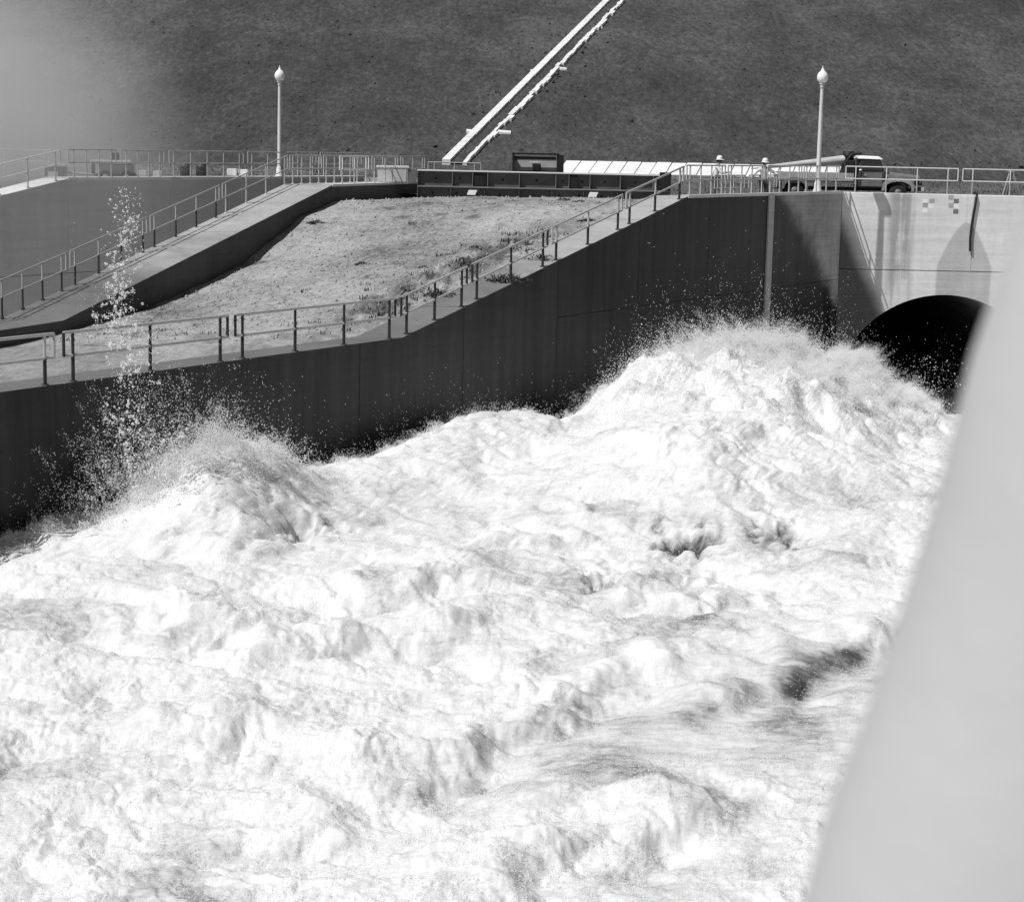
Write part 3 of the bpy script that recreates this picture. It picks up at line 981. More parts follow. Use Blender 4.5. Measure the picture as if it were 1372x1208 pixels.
for (t, off, w) in ((0.16, -0.45, .45), (0.16, 1.25, .7), (0.50, -.28, .3), (0.52, 1.2, .5), (0.76, -.2, .25), (0.80, 1.15, .3), (0.985, .45, .8)):
    q = K0.lerp(K1, t)
    z = hill_z(q.y)
    MB().hexa([(q.x + off, q.y - .2, z - .4), (q.x + off + w, q.y - .2, z - .4), (q.x + off + w, q.y + .2, z - .2), (q.x + off, q.y + .2, z - .2),
               (q.x + off, q.y - .2, z + .06), (q.x + off + w, q.y - .2, z + .02), (q.x + off + w, q.y + .2, z + .12), (q.x + off, q.y + .2, z + .16)]).build('anchor_stub', 'slab', kb)
mb = MB()
for k in range(40):
    a, b = k / 40, (k + 1) / 40
    p, q = K0.lerp(K1, a), K0.lerp(K1, b)
    zz = 0.17
    mb.add([(p.x + .42, p.y, hill_z(p.y) + zz), (p.x + 1.06, p.y, hill_z(p.y) + zz), (q.x + 1.0, q.y, hill_z(q.y) + zz), (q.x + .42, q.y, hill_z(q.y) + zz)], [(0, 1, 2, 3)])
mb.build('channel_bed', 'grass', kb)

# ------------------------------------------------------------------ truck with a boom
tk = thing('boom_truck', 'old dark pickup truck carrying a long pale boom, parked behind the lamp post', 'truck', (14.72, 85.2, GROUND + 0.05), R(-2))
# x forward (right), y across: near side at -0.9
def side_profile(pts, y0, y1):
    return MB().prism(pts, y0, y1)
side_profile([(-0.05, .55), (1.15, .55), (1.15, 1.22), (1.0, 1.26), (-0.05, 1.24)], -.82, .82).build('cab_body', 'dark', tk, bevel=.06)
side_profile([(-0.02, 1.241), (1.06, 1.261), (0.84, 1.80), (0.06, 1.82)], -.72, .72).build('cab_pillars', 'dark', tk, bevel=.04)
MB().hexa([(-.1, -.78, 1.79), (1.02, -.78, 1.77), (1.02, .78, 1.77), (-.1, .78, 1.79),
           (0.0, -.66, 1.93), (0.82, -.66, 1.91), (0.82, .66, 1.91), (0.0, .66, 1.93)]).build('roof', 'white', tk, bevel=.05)
win = MB()
win.add([(.12, -.735, 1.30), (.86, -.735, 1.30), (.74, -.725, 1.72), (.16, -.725, 1.73)], [(0, 1, 2, 3)])
win.build('side_window', 'glass', tk)
MB().add([(1.075, -.62, 1.30), (1.075, .62, 1.30), (.895, .6, 1.74), (.895, -.6, 1.74)], [(0, 1, 2, 3)]).build('windscreen', 'glass', tk)
MB().box(.10, .98, -.845, -.822, .62, 1.2).build('door', 'mid', tk, bevel=.01)
MB().box(.14, .28, -.87, -.846, 1.08, 1.12).build('door_handle', 'pale', tk)
MB().hexa([(1.15, -.55, .75), (2.75, -.48, .75), (2.75, .48, .75), (1.15, .55, .75),
           (1.15, -.5, 1.27), (2.70, -.36, 1.12), (2.70, .36, 1.12), (1.15, .5, 1.27)]).build('hood', 'hoodpaint', tk, bevel=.1)
def fender(x0, x1, ztop, y0, y1, mat, name):
    mb = MB()
    N = 14
    outer, inner = [], []
    for k in range(N + 1):
        a = math.pi * (1 - k / N)
        cxm, rx = (x0 + x1) / 2, (x1 - x0) / 2
        outer.append((cxm + rx * math.copysign(abs(math.cos(a)) ** .8, math.cos(a)), .45 + (ztop - .45) * math.sin(a) ** .55))
        inner.append((cxm + (rx - .10) * math.cos(a), .45 + (ztop - .45 - .14) * math.sin(a) ** .75))
    for k in range(N):
        mb.prism([outer[k], outer[k + 1], inner[k + 1], inner[k]], y0, y1)
    mb.build(name, mat, tk)
for y0, y1 in ((-.92, -.5), (.5, .92)):
    fender(0.98, 2.35, 1.0, y0, y1, 'fenderpaint', 'front_fender')
MB().box(2.70, 2.82, -.75, .75, .45, .62).build('bumper', 'pale', tk, bevel=.02)
for y0 in (-.62, .62):
    MB().lathe([(0, .06), (.10, .05), (.12, 0), (.1, -.2), (0, -.25)], 14).build('headlight', 'glass', tk, (2.5, y0, .93))
MB().box(2.74, 2.78, -.35, .35, .70, 1.02).build('grille', 'mid', tk)
MB().box(-3.6, 2.6, -.35, .35, .42, .56).build('frame', 'black', tk)
MB().box(-3.6, -.12, -.9, .9, .70, .82).build('flat_bed', 'mid', tk, bevel=.01)
for x in (-3.5, -2.35, -1.25):
    MB().box(x, x + 1.0, -.93, -.88, .83, 1.17).build('side_board', 'boardpaint', tk, bevel=.008)
    MB().box(x, x + 1.0, .88, .93, .83, 1.17).build('side_board', 'boardpaint', tk, bevel=.008)
for y0, y1 in ((-.95, -.55), (.55, .95)):
    fender(-3.32, -2.2, .95, y0, y1, 'mid', 'rear_fender')
for x in (1.68, -2.75):
    for y in (-.74, .74):
        wh = MB().lathe([(0, .11), (.2, .11), (.36, .10), (.39, .06), (.39, -.06), (.36, -.10), (.2, -.11), (0, -.11)], 22)
        wv = [(p[0], p[2], p[1]) for p in wh.v]
        wh.v = wv
        w = wh.build('wheel', 'tyre', tk, (x, y, .39))
        rim = MB().lathe([(0, .122), (.07, .122), (.08, .114), (.15, .113), (.15, -.113), (0, -.122)], 16)
        rim.v = [(p[0], p[2], p[1]) for p in rim.v]
        rim.build('rim', 'mid', w)
# boom resting from the bed up over a dark headboard behind the cab
MB().tube([(-3.9, -.1, 1.36), (-.35, -.1, 1.78)], [.07, .19], 14).build('boom', 'pale', tk)
MB().tube([(-3.9, -.1, 1.36), (-4.6, -.1, 1.28)], [.07, .04], 12).build('boom_tip', 'white', tk)
MB().box(-.62, -.18, -.7, .7, .821, 1.72).build('headboard', 'black', tk, bevel=.04)
MB().tube([(-.5, -.4, 1.72), (-.3, -.4, 1.98), (.1, -.3, 2.0)], .06, 8).build('hoist_frame', 'black', tk)
MB().tube([(-.5, .3, 1.72), (-.3, .3, 1.98), (.1, .3, 2.0)], .06, 8).build('hoist_frame', 'black', tk)
MB().lathe([(0, -.2), (.24, -.2), (.24, .2), (0, .2)], 14).build('winch_drum', 'black', tk, (-.42, -.1, 1.9))
MB().lathe([(0, 0), (.06, 0), (.07, .05), (0, .08)], 10).build('mirror', 'white', tk, (.02, -.92, 1.28))

# ------------------------------------------------------------------ people
def skinned(name, joints, edges, mat, parent, sub=2):
    me = bpy.data.meshes.new(name)
    names = list(joints)
    me.from_pydata([joints[k][0] for k in names], [(names.index(a), names.index(b)) for a, b in edges], [])
    o = link(name, me, mat, parent)
    o.modifiers.new('skin', 'SKIN').use_smooth_shade = True
    for i, k in enumerate(names):
        r = joints[k][1]
        r = r if isinstance(r, tuple) else (r, r)
        me.skin_vertices[0].data[i].radius = r
        me.skin_vertices[0].data[i].use_root = (i == 0)
    sb = o.modifiers.new('smooth', 'SUBSURF')
    sb.levels = sb.render_levels = sub
    return o

def worker(label, loc, rz, lean, arms, shirt, brim=True):
    """faces +x; lean tips the trunk forward; arms: list of (side, elbow, hand)"""
    t = thing('person', label, 'person', loc, rz, 'workers behind the railing')
    def tr(x, z):
        return x + lean * max(0, z - 0.95), z
    J, E = {}, []
    def put(k, x, y, z, r):
        xx, zz = tr(x, z)
        J[k] = ((xx, y, zz), r)
    put('pelvis', 0, 0, .95, (.15, .11)); put('waist', 0, 0, 1.10, (.145, .105)); put('chest', .01, 0, 1.30, (.165, .115))
    put('collar', 0, 0, 1.44, (.12, .09)); put('neck', .015, 0, 1.52, .055); put('skull', .03, 0, 1.63, (.082, .10)); put('crown', .02, 0, 1.72, (.075, .085))
    E += [('pelvis', 'waist'), ('waist', 'chest'), ('chest', 'collar'), ('collar', 'neck'), ('neck', 'skull'), ('skull', 'crown')]
    for sg, nm in ((-1, 'r'), (1, 'l')):
        J['hip' + nm] = ((0, sg * .10, .90), .095); J['knee' + nm] = ((.03, sg * .12, .50), .06)
        J['ankle' + nm] = ((0, sg * .13, .09), .042); J['toe' + nm] = ((.15, sg * .14, .04), .035)
        E += [('pelvis', 'hip' + nm), ('hip' + nm, 'knee' + nm), ('knee' + nm, 'ankle' + nm), ('ankle' + nm, 'toe' + nm)]
        put('sh' + nm, 0, sg * .19, 1.41, .062)
        E += [('collar', 'sh' + nm)]
    for sg, el, hd in arms:
        nm = 'r' if sg < 0 else 'l'
        J['el' + nm] = (el, .045); J['wr' + nm] = (hd, .030)
        E += [('sh' + nm, 'el' + nm), ('el' + nm, 'wr' + nm)]
    body = skinned('body', J, E, 'skin', t)
    # hands: palm with five fingers
    for sg, el, hd in arms:
        nm = 'r' if sg < 0 else 'l'
        d = (Vector(hd) - Vector(el)).normalized()
        side = Vector((0, 0, 1)).cross(d).normalized() if abs(d.z) < .9 else Vector((0, 1, 0))
        dn = d.cross(side)
        H, HE = {}, []
        p0 = Vector(hd)
        H['w'] = (tuple(p0), .026); H['p'] = (tuple(p0 + d * .07), (.036, .016))
        HE.append(('w', 'p'))
        for q, (off, ln) in enumerate(((-.030, .065), (-.010, .078), (.010, .072), (.029, .055))):
            a = p0 + d * .095 + side * off
            H['a%d' % q] = (tuple(a), .010); H['b%d' % q] = (tuple(a + d * ln * .5 + dn * .01), .009); H['c%d' % q] = (tuple(a + d * ln * .85 + dn * .035), .008)
            HE += [('p', 'a%d' % q), ('a%d' % q, 'b%d' % q), ('b%d' % q, 'c%d' % q)]
        a = p0 + d * .035 - side * .035
        H['t0'] = (tuple(a), .011); H['t1'] = (tuple(a + d * .04 - side * .02 + dn * .01), .009)
        HE += [('w', 't0'), ('t0', 't1')]
        skinned('hand', H, HE, 'skin', t, 1)
    # clothes
    S = {k: (J[k][0], tuple(v + .02 for v in (J[k][1] if isinstance(J[k][1], tuple) else (J[k][1],) * 2))) for k in ('pelvis', 'waist', 'chest', 'collar', 'shr', 'shl')}
    SE = [('pelvis', 'waist'), ('waist', 'chest'), ('chest', 'collar'), ('collar', 'shr'), ('collar', 'shl')]
    for sg, el, hd in arms:
        nm = 'r' if sg < 0 else 'l'
        S['el' + nm] = (J['el' + nm][0], .058)
        mid = tuple(Vector(el).lerp(Vector(hd), .55))
        S['cuff' + nm] = (mid, .048)
        SE += [('sh' + nm, 'el' + nm), ('el' + nm, 'cuff' + nm)]
    skinned('shirt', S, SE, shirt, t)
    T = {'pelvis': (J['pelvis'][0], (.165, .125))}
    TE = []
    for nm in ('r', 'l'):
        T['hip' + nm] = (J['hip' + nm][0], .11); T['knee' + nm] = (J['knee' + nm][0], .078); T['ank' + nm] = ((J['ankle' + nm][0][0], J['ankle' + nm][0][1], .13), .066)
        TE += [('pelvis', 'hip' + nm), ('hip' + nm, 'knee' + nm), ('knee' + nm, 'ank' + nm)]
    skinned('trousers', T, TE, 'trouser', t)
    for nm in ('r', 'l'):
        a, b = J['ankle' + nm][0], J['toe' + nm][0]
        MB().tube([(a[0] - .05, a[1], .055), (a[0] + .06, a[1], .06), (b[0] + .04, b[1], .045)], [.052, .056, .045], 10).build('boot', 'black', t)
    # face and hard hat
    hx, hz = tr(.03, 1.65)
    MB().tube([(hx + .085, 0, hz + .015), (hx + .125, 0, hz - .03), (hx + .09, 0, hz - .04)], [.010, .018, .012], 8).build('nose', 'skin', t)
    MB().tube([(hx + .082, -.028, hz - .07), (hx + .094, 0, hz - .072), (hx + .082, .028, hz - .07)], .007, 6).build('mouth', 'dark', t)
    for sg in (-1, 1):
        MB().tube([(hx + .085, sg * .034, hz + .008), (hx + .094, sg * .034, hz + .008)], .011, 8).build('eye', 'black', t)
        MB().tube([(hx - .01, sg * .082, hz + .02), (hx - .02, sg * .098, hz), (hx - .01, sg * .086, hz - .035)], [.012, .018, .010], 8).build('ear', 'skin', t)
    MB().lathe([(.105, -.05), (.108, .02), (.10, .05), (0, .06)], 16, (hx - .02, 0, hz)).build('hair', 'black', t)
    hat = MB().lathe([(.125, .0), (.128, .03), (.12, .09), (.09, .14), (.045, .165), (0, .17)], 18, (hx - .005, 0, hz + .045)).build('hard_hat', 'white', t)
    br = MB().lathe([(.12, .005), (.165, -.005), (.165, .003), (.12, .02)], 18, (0, 0, 0))
    br.v = [(hx - .005 + p[0] * (1.35 if p[0] > 0 else 1.0), p[1], hz + .045 + p[2] - max(0, p[0]) * .12) for p in br.v]
    br.build('hat_brim', 'white', hat)
    return t
worker('worker in white hard hat and pale shirt leaning on the level railing', (8.05, 80.0, GROUND), R(-8), 0.18,
       [(-1, (.26, -.30, 1.16), (.52, -.22, 1.20)), (1, (.24, .28, 1.14), (.50, .18, 1.18))], 'shirt')
worker('worker in white hard hat standing left of the lamp post with arms spread', (10.1, 80.6, GROUND - 0.06), R(-75), 0.10,
       [(-1, (.10, -.44, 1.22), (.30, -.55, 1.12)), (1, (.12, .44, 1.24), (.28, .62, 1.18))], 'shirt')

# ------------------------------------------------------------------ weeds and clods
def weed_clump(x, y, s, label, group, dark=True):
    z = float(gravel_z(np.array([x]), np.array([y]))[0])
    mb = MB()
    for k in range(int(150 * s) + 40):
        a = random.uniform(0, 2 * math.pi)
        r = s * 0.42 * random.random() ** .6
        bx_, by_ = r * math.cos(a) * 1.5, r * math.sin(a)
        h = s * random.uniform(.06, .24) * (1.25 - r / (s * .42))
        lx, ly = random.uniform(-.14, .14) * s, random.uniform(-.14, .14) * s
        w = .012 + .02 * s
        t = random.uniform(0, math.pi)
        dx, dy = math.cos(t) * w, math.sin(t) * w
        mb.add([(bx_ - dx, by_ - dy, -.03), (bx_ + dx, by_ + dy, -.03), (bx_ + lx + dx * .7, by_ + ly + dy * .7, h * .6), (bx_ + lx - dx * .7, by_ + ly - dy * .7, h * .6),
                (bx_ + lx * 1.8, by_ + ly * 1.8, h)], [(0, 1, 2, 3), (3, 2, 4)])
    o = mb.build('weed_clump', 'weed', None, (x, y, z))
    return tag(o, label, 'weed', group)

M['weed'] = plain('dry_weed', 0.075, 0.9, 0.4, 9)
big = [(-0.3, 58.2, 1.15, 'largest dark weed clump behind the middle of the near railing'),
       (0.75, 60.6, 1.0, 'dark weed clump on broken soil right of the largest clump'),
       (1.75, 73.3, .6, 'dark weed tuft before the middle of the steel girder'),
       (2.3, 71.2, .5, 'small dark weed tuft on open gravel before the right flood lamp'),
       (-7.2, 70.2, .6, 'dark weed tuft beside the top of the sloping pier wall'),
       (-4.9, 62.4, .5, 'dark weed tuft alone on the middle of the gravel'),
       (-2.2, 56.6, .85, 'dark weed clump left of the largest clump behind the near railing'),
       (2.4, 65.8, .6, 'dark weed clump behind the upper end of the sloping near railing')]
for (x, y, s_, lab) in big:
    weed_clump(x, y, s_, lab, None)
# scattered coarse tufts on the hill
def tufts(name, px, py, pz, hmin, hmax, mat, blades=5):
    n = len(px)
    P = np.repeat(np.stack([px, py, pz], 1), blades, 0)
    k = len(P)
    ang = rng.uniform(0, 2 * np.pi, k)
    h = rng.uniform(hmin, hmax, k)
    w = h * 0.28
    lean = rng.uniform(-.5, .5, (k, 2)) * h[:, None]
    off = rng.uniform(-.16, .16, (k, 2))
    B = P.copy()
    B[:, :2] += off
    d = np.stack([np.cos(ang), np.sin(ang), 0 * ang], 1) * w[:, None]
    T = B + np.concatenate([lean, h[:, None]], 1)
    v = np.stack([B - d - [0, 0, .05], B + d - [0, 0, .05], T], 1).reshape(-1, 3)
    me = bpy.data.meshes.new(name)
    me.vertices.add(len(v))
    me.vertices.foreach_set('co', v.astype(np.float32).ravel())
    me.loops.add(len(v))
    me.loops.foreach_set('vertex_index', np.arange(len(v), dtype=np.int32))
    me.polygons.add(k)
    me.polygons.foreach_set('loop_start', np.arange(0, 3 * k, 3, dtype=np.int32))
    me.update(calc_edges=True)
    o = link(name, me, mat)
    o['kind'] = 'stuff'
    return o
wx_, wy_ = pier_xy(2600, 53, 79)
wt_ = (wx_ - (-7.02 + KL * (wy_ - 74))) / ((13.6 + KN * (wy_ - 82) - WN) - (-7.02 + KL * (wy_ - 74)))
prob = .9 * np.exp(-((wt_ - .87) / .11) ** 2) * sstep(53, 56, wy_) * sstep(67, 62, wy_) + .07 * sstep(57, 53, wy_) + .10 * (fbm(wx_ / 1.5, wy_ / 1.5, 3, .5, 190) > .62)
ok = rng.random(len(wx_)) < prob * (fbm(wx_ / .9, wy_ / .9, 2, .5, 192) > -.05)
wx_, wy_ = wx_[ok], wy_[ok]
tufts('weed_cover', wx_, wy_, gravel_z(wx_, wy_), .03, .12, 'weed', 16)
n_ = 5000
hy = 102.3 + 48 * rng.random(n_) ** 1.1
hx_ = rng.uniform(-.31, .31, n_) * hy
inch = np.interp(hy, [K0.y, K1.y], [K0.x, K1.x])
ok = ~((hx_ > inch - .2) & (hx_ < inch + 1.45))
hx_, hy = hx_[ok], hy[ok]
hz_ = hill_z(hy) + 0.10 * fbm(hx_ / 5, hy / 4, 4, 0.55, 3) + 0.25 * fbm(hx_ / 22, hy / 18, 2, 0.5, 5)
merged_rocks('hill_tussocks', np.stack([hx_, hy, hz_ - .02], 1), rng.gamma(4, .014, len(hx_)), 'grass')
n_ = 5000
gy_ = rng.uniform(83.3, 99.5, n_)
gx_ = rng.uniform(-.30, .30, n_) * gy_
ok = ~((gx_ > -17.26 + KN * (gy_ - 75.1) - 1.2) & (gx_ < -7.02 + KL * (gy_ - 74) + .3) & (gy_ < 93.6))
gx_, gy_ = gx_[ok], gy_[ok]
tufts('ground_tufts', gx_, gy_, GROUND + np.clip((gy_ - 84) / 16, 0, 1) * (TOE_Z - GROUND), .04, .13, 'soil', 4)

# ------------------------------------------------------------------ white water
FLOW = Vector((-0.4926, -0.8703))
def polydist(X, Y, pts):
    """signed distance to a polyline (positive on the upstream, far side)"""
    best = np.full(X.shape, 1e9)
    sg = np.zeros(X.shape)
    par = np.zeros(X.shape)
    n = len(pts) - 1
    for k in range(n):
        (ax, ay), (bx_, by_) = pts[k], pts[k + 1]
        dx, dy = bx_ - ax, by_ - ay
        L2 = dx * dx + dy * dy
        t = np.clip(((X - ax) * dx + (Y - ay) * dy) / L2, 0, 1)
        ex, ey = X - (ax + t * dx), Y - (ay + t * dy)
        d = np.hypot(ex, ey)
        s_ = np.sign(dx * ey - dy * ex)
        mk = d < best
        best = np.where(mk, d, best)
        sg = np.where(mk, s_, sg)
        par = np.where(mk, (k + t) / n, par)
    return best * sg, par

def gauss(X, Y, cx_, cy_, a, b, rot=0.0):
    c_, s_ = math.cos(rot), math.sin(rot)
    dx, dy = X - cx_, Y - cy_
    u, v = dx * c_ + dy * s_, -dx * s_ + dy * c_
    return np.exp(-(u / a) ** 2 - (v / b) ** 2)

CRESTS = [  # breaking crests: polyline left->right, height, trough depth, how far thin foam and painted shade darken it under the lip
    ([(-2.6, 25.6), (-1.45, 26.9), (-0.43, 28.7), (0.75, 30.2), (2.2, 31.6), (4.0, 33.6)], .42, .32, .6),
    ([(1.9, 29.4), (3.3, 30.5), (4.7, 32.2), (7.4, 34.5), (9.5, 36.2)], .44, .28, .51),
    ([(-1.6, 21.6), (-0.2, 22.8), (0.05, 23.8), (0.75, 24.2), (2.0, 25.4), (3.6, 26.6)], .36, .28, .65),
    ([(-5.4, 31.5), (-3.6, 33.0), (-1.6, 33.6), (0.6, 35.4)], .40, .28, .45),
    ([(-7.6, 39.0), (-5.9, 38.2), (-4.2, 39.2)], .30, .2, .3),
    ([(-4.4, 36.6), (-3.0, 35.6), (-1.6, 36.4), (0.4, 36.9)], .45, .35, .45),
    ([(-7.4, 34.6), (-6.0, 33.4), (-4.6, 33.8)], .35, .25, .35),
    ([(-6.0, 29.0), (-4.6, 28.4), (-3.2, 29.2)], .32, .25, .35),
    ([(-4.0, 25.0), (-2.9, 24.7), (-1.9, 25.4)], .28, .22, .3),
    ([(1.6, 36.4), (3.2, 36.0), (5.0, 37.4)], .4, .30, .4),
    ([(-1.2, 41.6), (0.4, 41.0), (2.0, 42.0)], .45, .30, .35),
]
HOLES = [(3.76, 41.1, .55, .30, 1.2), (5.97, 41.9, .45, .36, 1.05), (3.6, 37.3, .35, .28, .55), (1.8, 37.6, .35, .22, .45), (-4.5, 40.7, .6, .25, .35)]
def water_fields(X, Y):
    dw = (X - (13.6 + KN * (Y - 82))) * 0.8703           # distance from the near wall
    al = -(X * FLOW.x + Y * FLOW.y)                       # distance upstream
    XW = X + .55 * fbm(X / 2.2, Y / 3.0, 2, .4, 37)
    YW = Y + .9 * fbm(X / 2.4, Y / 3.2, 2, .4, 42)
    q_ = ((XW - 6.4) * math.cos(-.45) + (YW - 60.5) * math.sin(-.45)) / 2.8
    r_ = ((YW - 60.5) * math.cos(-.45) - (XW - 6.4) * math.sin(-.45)) / 5.0
    q_ = np.where(q_ > 0, q_ * .70, q_)                  # steep toward the wall, long soft slope toward mid stream
    surge = 1.0 * np.exp(-(np.maximum(q_, -9) ** 2 + r_ ** 2) ** 1.25) + .56 * gauss(X, Y, 10.6, 67.0, 3.0, 5.0, -0.45) + .34 * gauss(X, Y, 13.0, 71.0, 2.8, 4.4, -0.5)
    surge = surge * (1 + .22 * fbm(X / 1.5, Y / 2.2, 3, .55, 34)) + .40 * gauss(X, Y, 5.0, 50.5, 4.5, 5.0, -.3)
    turb = 0.55 + 0.35 * np.clip(surge, 0, 1.2)
    hump2 = gauss(X, Y, -6.2, 42.6, 1.5, 3.0, -.3)
    hump3 = gauss(X, Y, -0.6, 53.4, 1.7, 4.5, -.5)
    turb = turb + .05 * hump2 + .2 * hump3
    calm = gauss(X, Y, 5.2, 31.0, 2.6, 2.6) + .7 * gauss(X, Y, 3.2, 28.3, 3.0, 1.6)
    crest = []
    for pts, h, tr, dk in CRESTS:
        d, par = polydist(X, Y, pts)
        d = d + .34 * fbm(X / 1.3, Y / 1.3, 4, .5, 80)
        env = sstep(0, .25, par) * sstep(1, .75, par) * (np.abs(d) < 6) * (.65 + .5 * fbm(X / 1.3, Y / 1.3, 2, .5, 86))
        crest.append((d, env, h, tr, dk))
        if dk > .5:
            calm = calm + .75 * np.clip(env, 0, 1) * np.exp(-((d + 1.7) / 1.2) ** 2)
    turb = turb * (1 - .72 * np.clip(calm, 0, 1))
    wx = X + 0.9 * fbm(X / 3.2, Y / 3.2, 3, .5, 40)
    wy = Y + 0.9 * fbm(X / 3.2 + 9, Y / 3.2 + 4, 3, .5, 44)
    z = np.interp(Y, [15, 25, 36, 44, 52, 60, 70, 82, 95], [-7.6, -7.5, -6.75, -6.75, -7.0, -7.7, -8.5, -9.35, -9.5])
    z = z + 3.0 * (1 - np.exp(-1.35 * surge)) / .74 + 1.70 * hump2 + 1.15 * hump3
    z = z + 0.55 * gauss(X, Y, -2.8, 47.5, 1.6, 3.0, -.5)
    z = z + turb * (0.50 * fbm(wx / 5.2, wy / 6.5, 2, .5, 50) + 0.17 * billow(wx / 2.6, wy / 3.2, 2, .5, 54)
                    + 0.105 * billow(wx / 1.1, wy / 1.3, 3, .5, 58) + 0.040 * billow(X / .30, Y / .34, 3, .6, 62)
                    + 0.018 * fbm(X / .11, Y / .13, 2, .6, 67))
    z = z + np.clip(surge, 0, 1) * .13 * billow(wx / .75, wy / 1.0, 3, .55, 35)
    z = z + calm * .05 * fbm(X / 2.2, Y / .5, 3, .55, 66)
    foam = 0.92 + 0.25 * fbm(wx / 1.7, wy / 2.3, 4, .55, 70)
    drk = fbm(wx / 4.0 + 3, wy / 5.0 + 1, 3, .55, 74)
    foam = foam - 0.40 * sstep(.15, .62, drk) * (1 - np.clip(surge + 1.3 * hump2, 0, 1)) * sstep(58, 44, Y)
    foam = foam - .36 * np.clip(calm, 0, 1)
    for d, env, h, tr, dk in crest:
        prof = np.where(d > 0, np.exp(-(d / 1.7) ** 2), np.exp(-(d / .75) ** 2))
        z = z + env * h * prof
        z = z - env * tr * np.exp(-((d + .85) / .5) ** 2)
        patch = sstep(-.15, .45, fbm(X / 1.4, Y / 1.4, 3, .5, 88))
        foam = foam - env * dk * (np.exp(-((d + .55) / .30) ** 2) + .45 * np.exp(-((d + 1.3) / .8) ** 2)) * patch  # shade under the lip painted in along with thinner foam
    for (hx0, hy0, a, b, dk) in HOLES:
        g_ = gauss(X + .3 * fbm(X / .7, Y / .7, 3, .6, 90), Y + .9 * fbm(X / .6, Y / .9, 3, .6, 93), hx0, hy0, a, b * 3.2)
        z = z - .55 * g_
        foam = foam - 1.25 * dk * g_
    # thinner, greyer water against the wall
    nearw = np.exp(-(np.clip(dw, 0, 99) / .7) ** 2)
    foam = foam - .22 * nearw
    return z, foam, turb, surge, dw

nr, nl, nm, nq = 820, 40, 700, 24
rows = 15.5 * (90.0 / 15.5) ** np.linspace(0, 1, nr)
Y = np.repeat(rows[:, None], nl + nm + nq, 1)
wl = 13.6 + KN * (rows - 82)
wr = np.where(rows < HEADY + .02, 1.2 + .315 * rows, TX + TR)
wl = np.where(rows < HEADY + .02, wl, TX - TR)
vl = np.maximum(wl, np.minimum(-0.31 * rows, wr - 2))
vr = np.minimum(wr, .31 * rows)
X = np.concatenate([wl[:, None] - .25 + (vl - wl)[:, None] * np.linspace(0, 1, nl, endpoint=False)[None],
                    vl[:, None] - .2 + (vr - vl + .2)[:, None] * np.linspace(0, 1, nm)[None],
                    vr[:, None] + .05 + (wr - vr + .2)[:, None] * np.linspace(0, 1, nq)[None]], 1)
Z, F, TURB, SURGE, DW = water_fields(X, Y)
# choppy sideways push so that puffs overhang
amp = 0.11 * np.clip(TURB, 0, 1.3)
X2 = X + amp * fbm(X / .8, Y / .8, 3, .55, 101)
Y2 = Y + amp * fbm(X / .8 + 7, Y / .8 + 2, 3, .55, 105)
wt = grid_mesh('white_water', X2, Y2, Z, 'water')
at = wt.data.attributes.new('foam', 'FLOAT', 'POINT')
at.data.foreach_set('value', F.astype(np.float32).ravel())
# water in the second chute
ys = np.linspace(42, 92.5, 120)
Y = np.repeat(ys[:, None], 60, 1)
a_, b_ = -17.26 + KN * (Y - 75.1), -7.02 + KL * (Y - 74) - WL
X = a_ - .1 + (b_ - a_ + .2) * np.linspace(0, 1, 60)[None]
o = grid_mesh('chute_water', X, Y, -7.6 + .35 * billow(X / 2, Y / 2, 4, .55, 120), 'water')
o.data.attributes.new('foam', 'FLOAT', 'POINT').data.foreach_set('value', np.full(X.size, .9, dtype=np.float32))

# ------------------------------------------------------------------ spray
def point_nodes():
    g = bpy.data.node_groups.new('drops', 'GeometryNodeTree')
    g.interface.new_socket('Geometry', in_out='INPUT', socket_type='NodeSocketGeometry')
    g.interface.new_socket('Geometry', in_out='OUTPUT', socket_type='NodeSocketGeometry')
    i = g.nodes.new('NodeGroupInput'); o = g.nodes.new('NodeGroupOutput')
    mp = g.nodes.new('GeometryNodeMeshToPoints')
    ra = g.nodes.new('GeometryNodeInputNamedAttribute')
    ra.data_type = 'FLOAT'
    ra.inputs[0].default_value = 'drop_radius'
    sm = g.nodes.new('GeometryNodeSetMaterial')
    sm.inputs['Material'].default_value = M['spray']
    g.links.new(i.outputs[0], mp.inputs['Mesh'])
    g.links.new(ra.outputs[0], mp.inputs['Radius'])
    g.links.new(mp.outputs[0], sm.inputs['Geometry'])
    g.links.new(sm.outputs[0], o.inputs[0])
    return g
DROPS = point_nodes()
def spray(name, P, rad):
    me = bpy.data.meshes.new(name)
    me.vertices.add(len(P))
    me.vertices.foreach_set('co', P.astype(np.float32).ravel())
    me.attributes.new('drop_radius', 'FLOAT', 'POINT').data.foreach_set('value', rad.astype(np.float32))
    me.update()
    o = link(name, me, 'spray')
    o.modifiers.new('drops', 'NODES').node_group = DROPS
    o['kind'] = 'stuff'
    return o

def jets(base, vel, n_each, t1, spread, r0, r1):
    """ballistic threads of drops thrown from base points"""
    out, rr = [], []
    for p, v in zip(base, vel):
        n = max(3, int(n_each * random.uniform(.5, 1.5)))
        t = np.sort(rng.random(n)) ** .8 * t1 * random.uniform(.5, 1.1)
        q = p[None] + v[None] * t[:, None]
        q[:, 2] -= 4.9 * t ** 2
        q += rng.standard_normal((n, 3)) * (spread * (.25 + t / t1))[:, None]
        out.append(q)
        rr.append(rng.uniform(r0, r1, n) * (1.15 - .5 * t / t1) * rng.choice([.6, 1, 1, 1.5], n))
    return np.concatenate(out), np.concatenate(rr)

def surf(x, y):
    return water_fields(np.array(x, float), np.array(y, float))
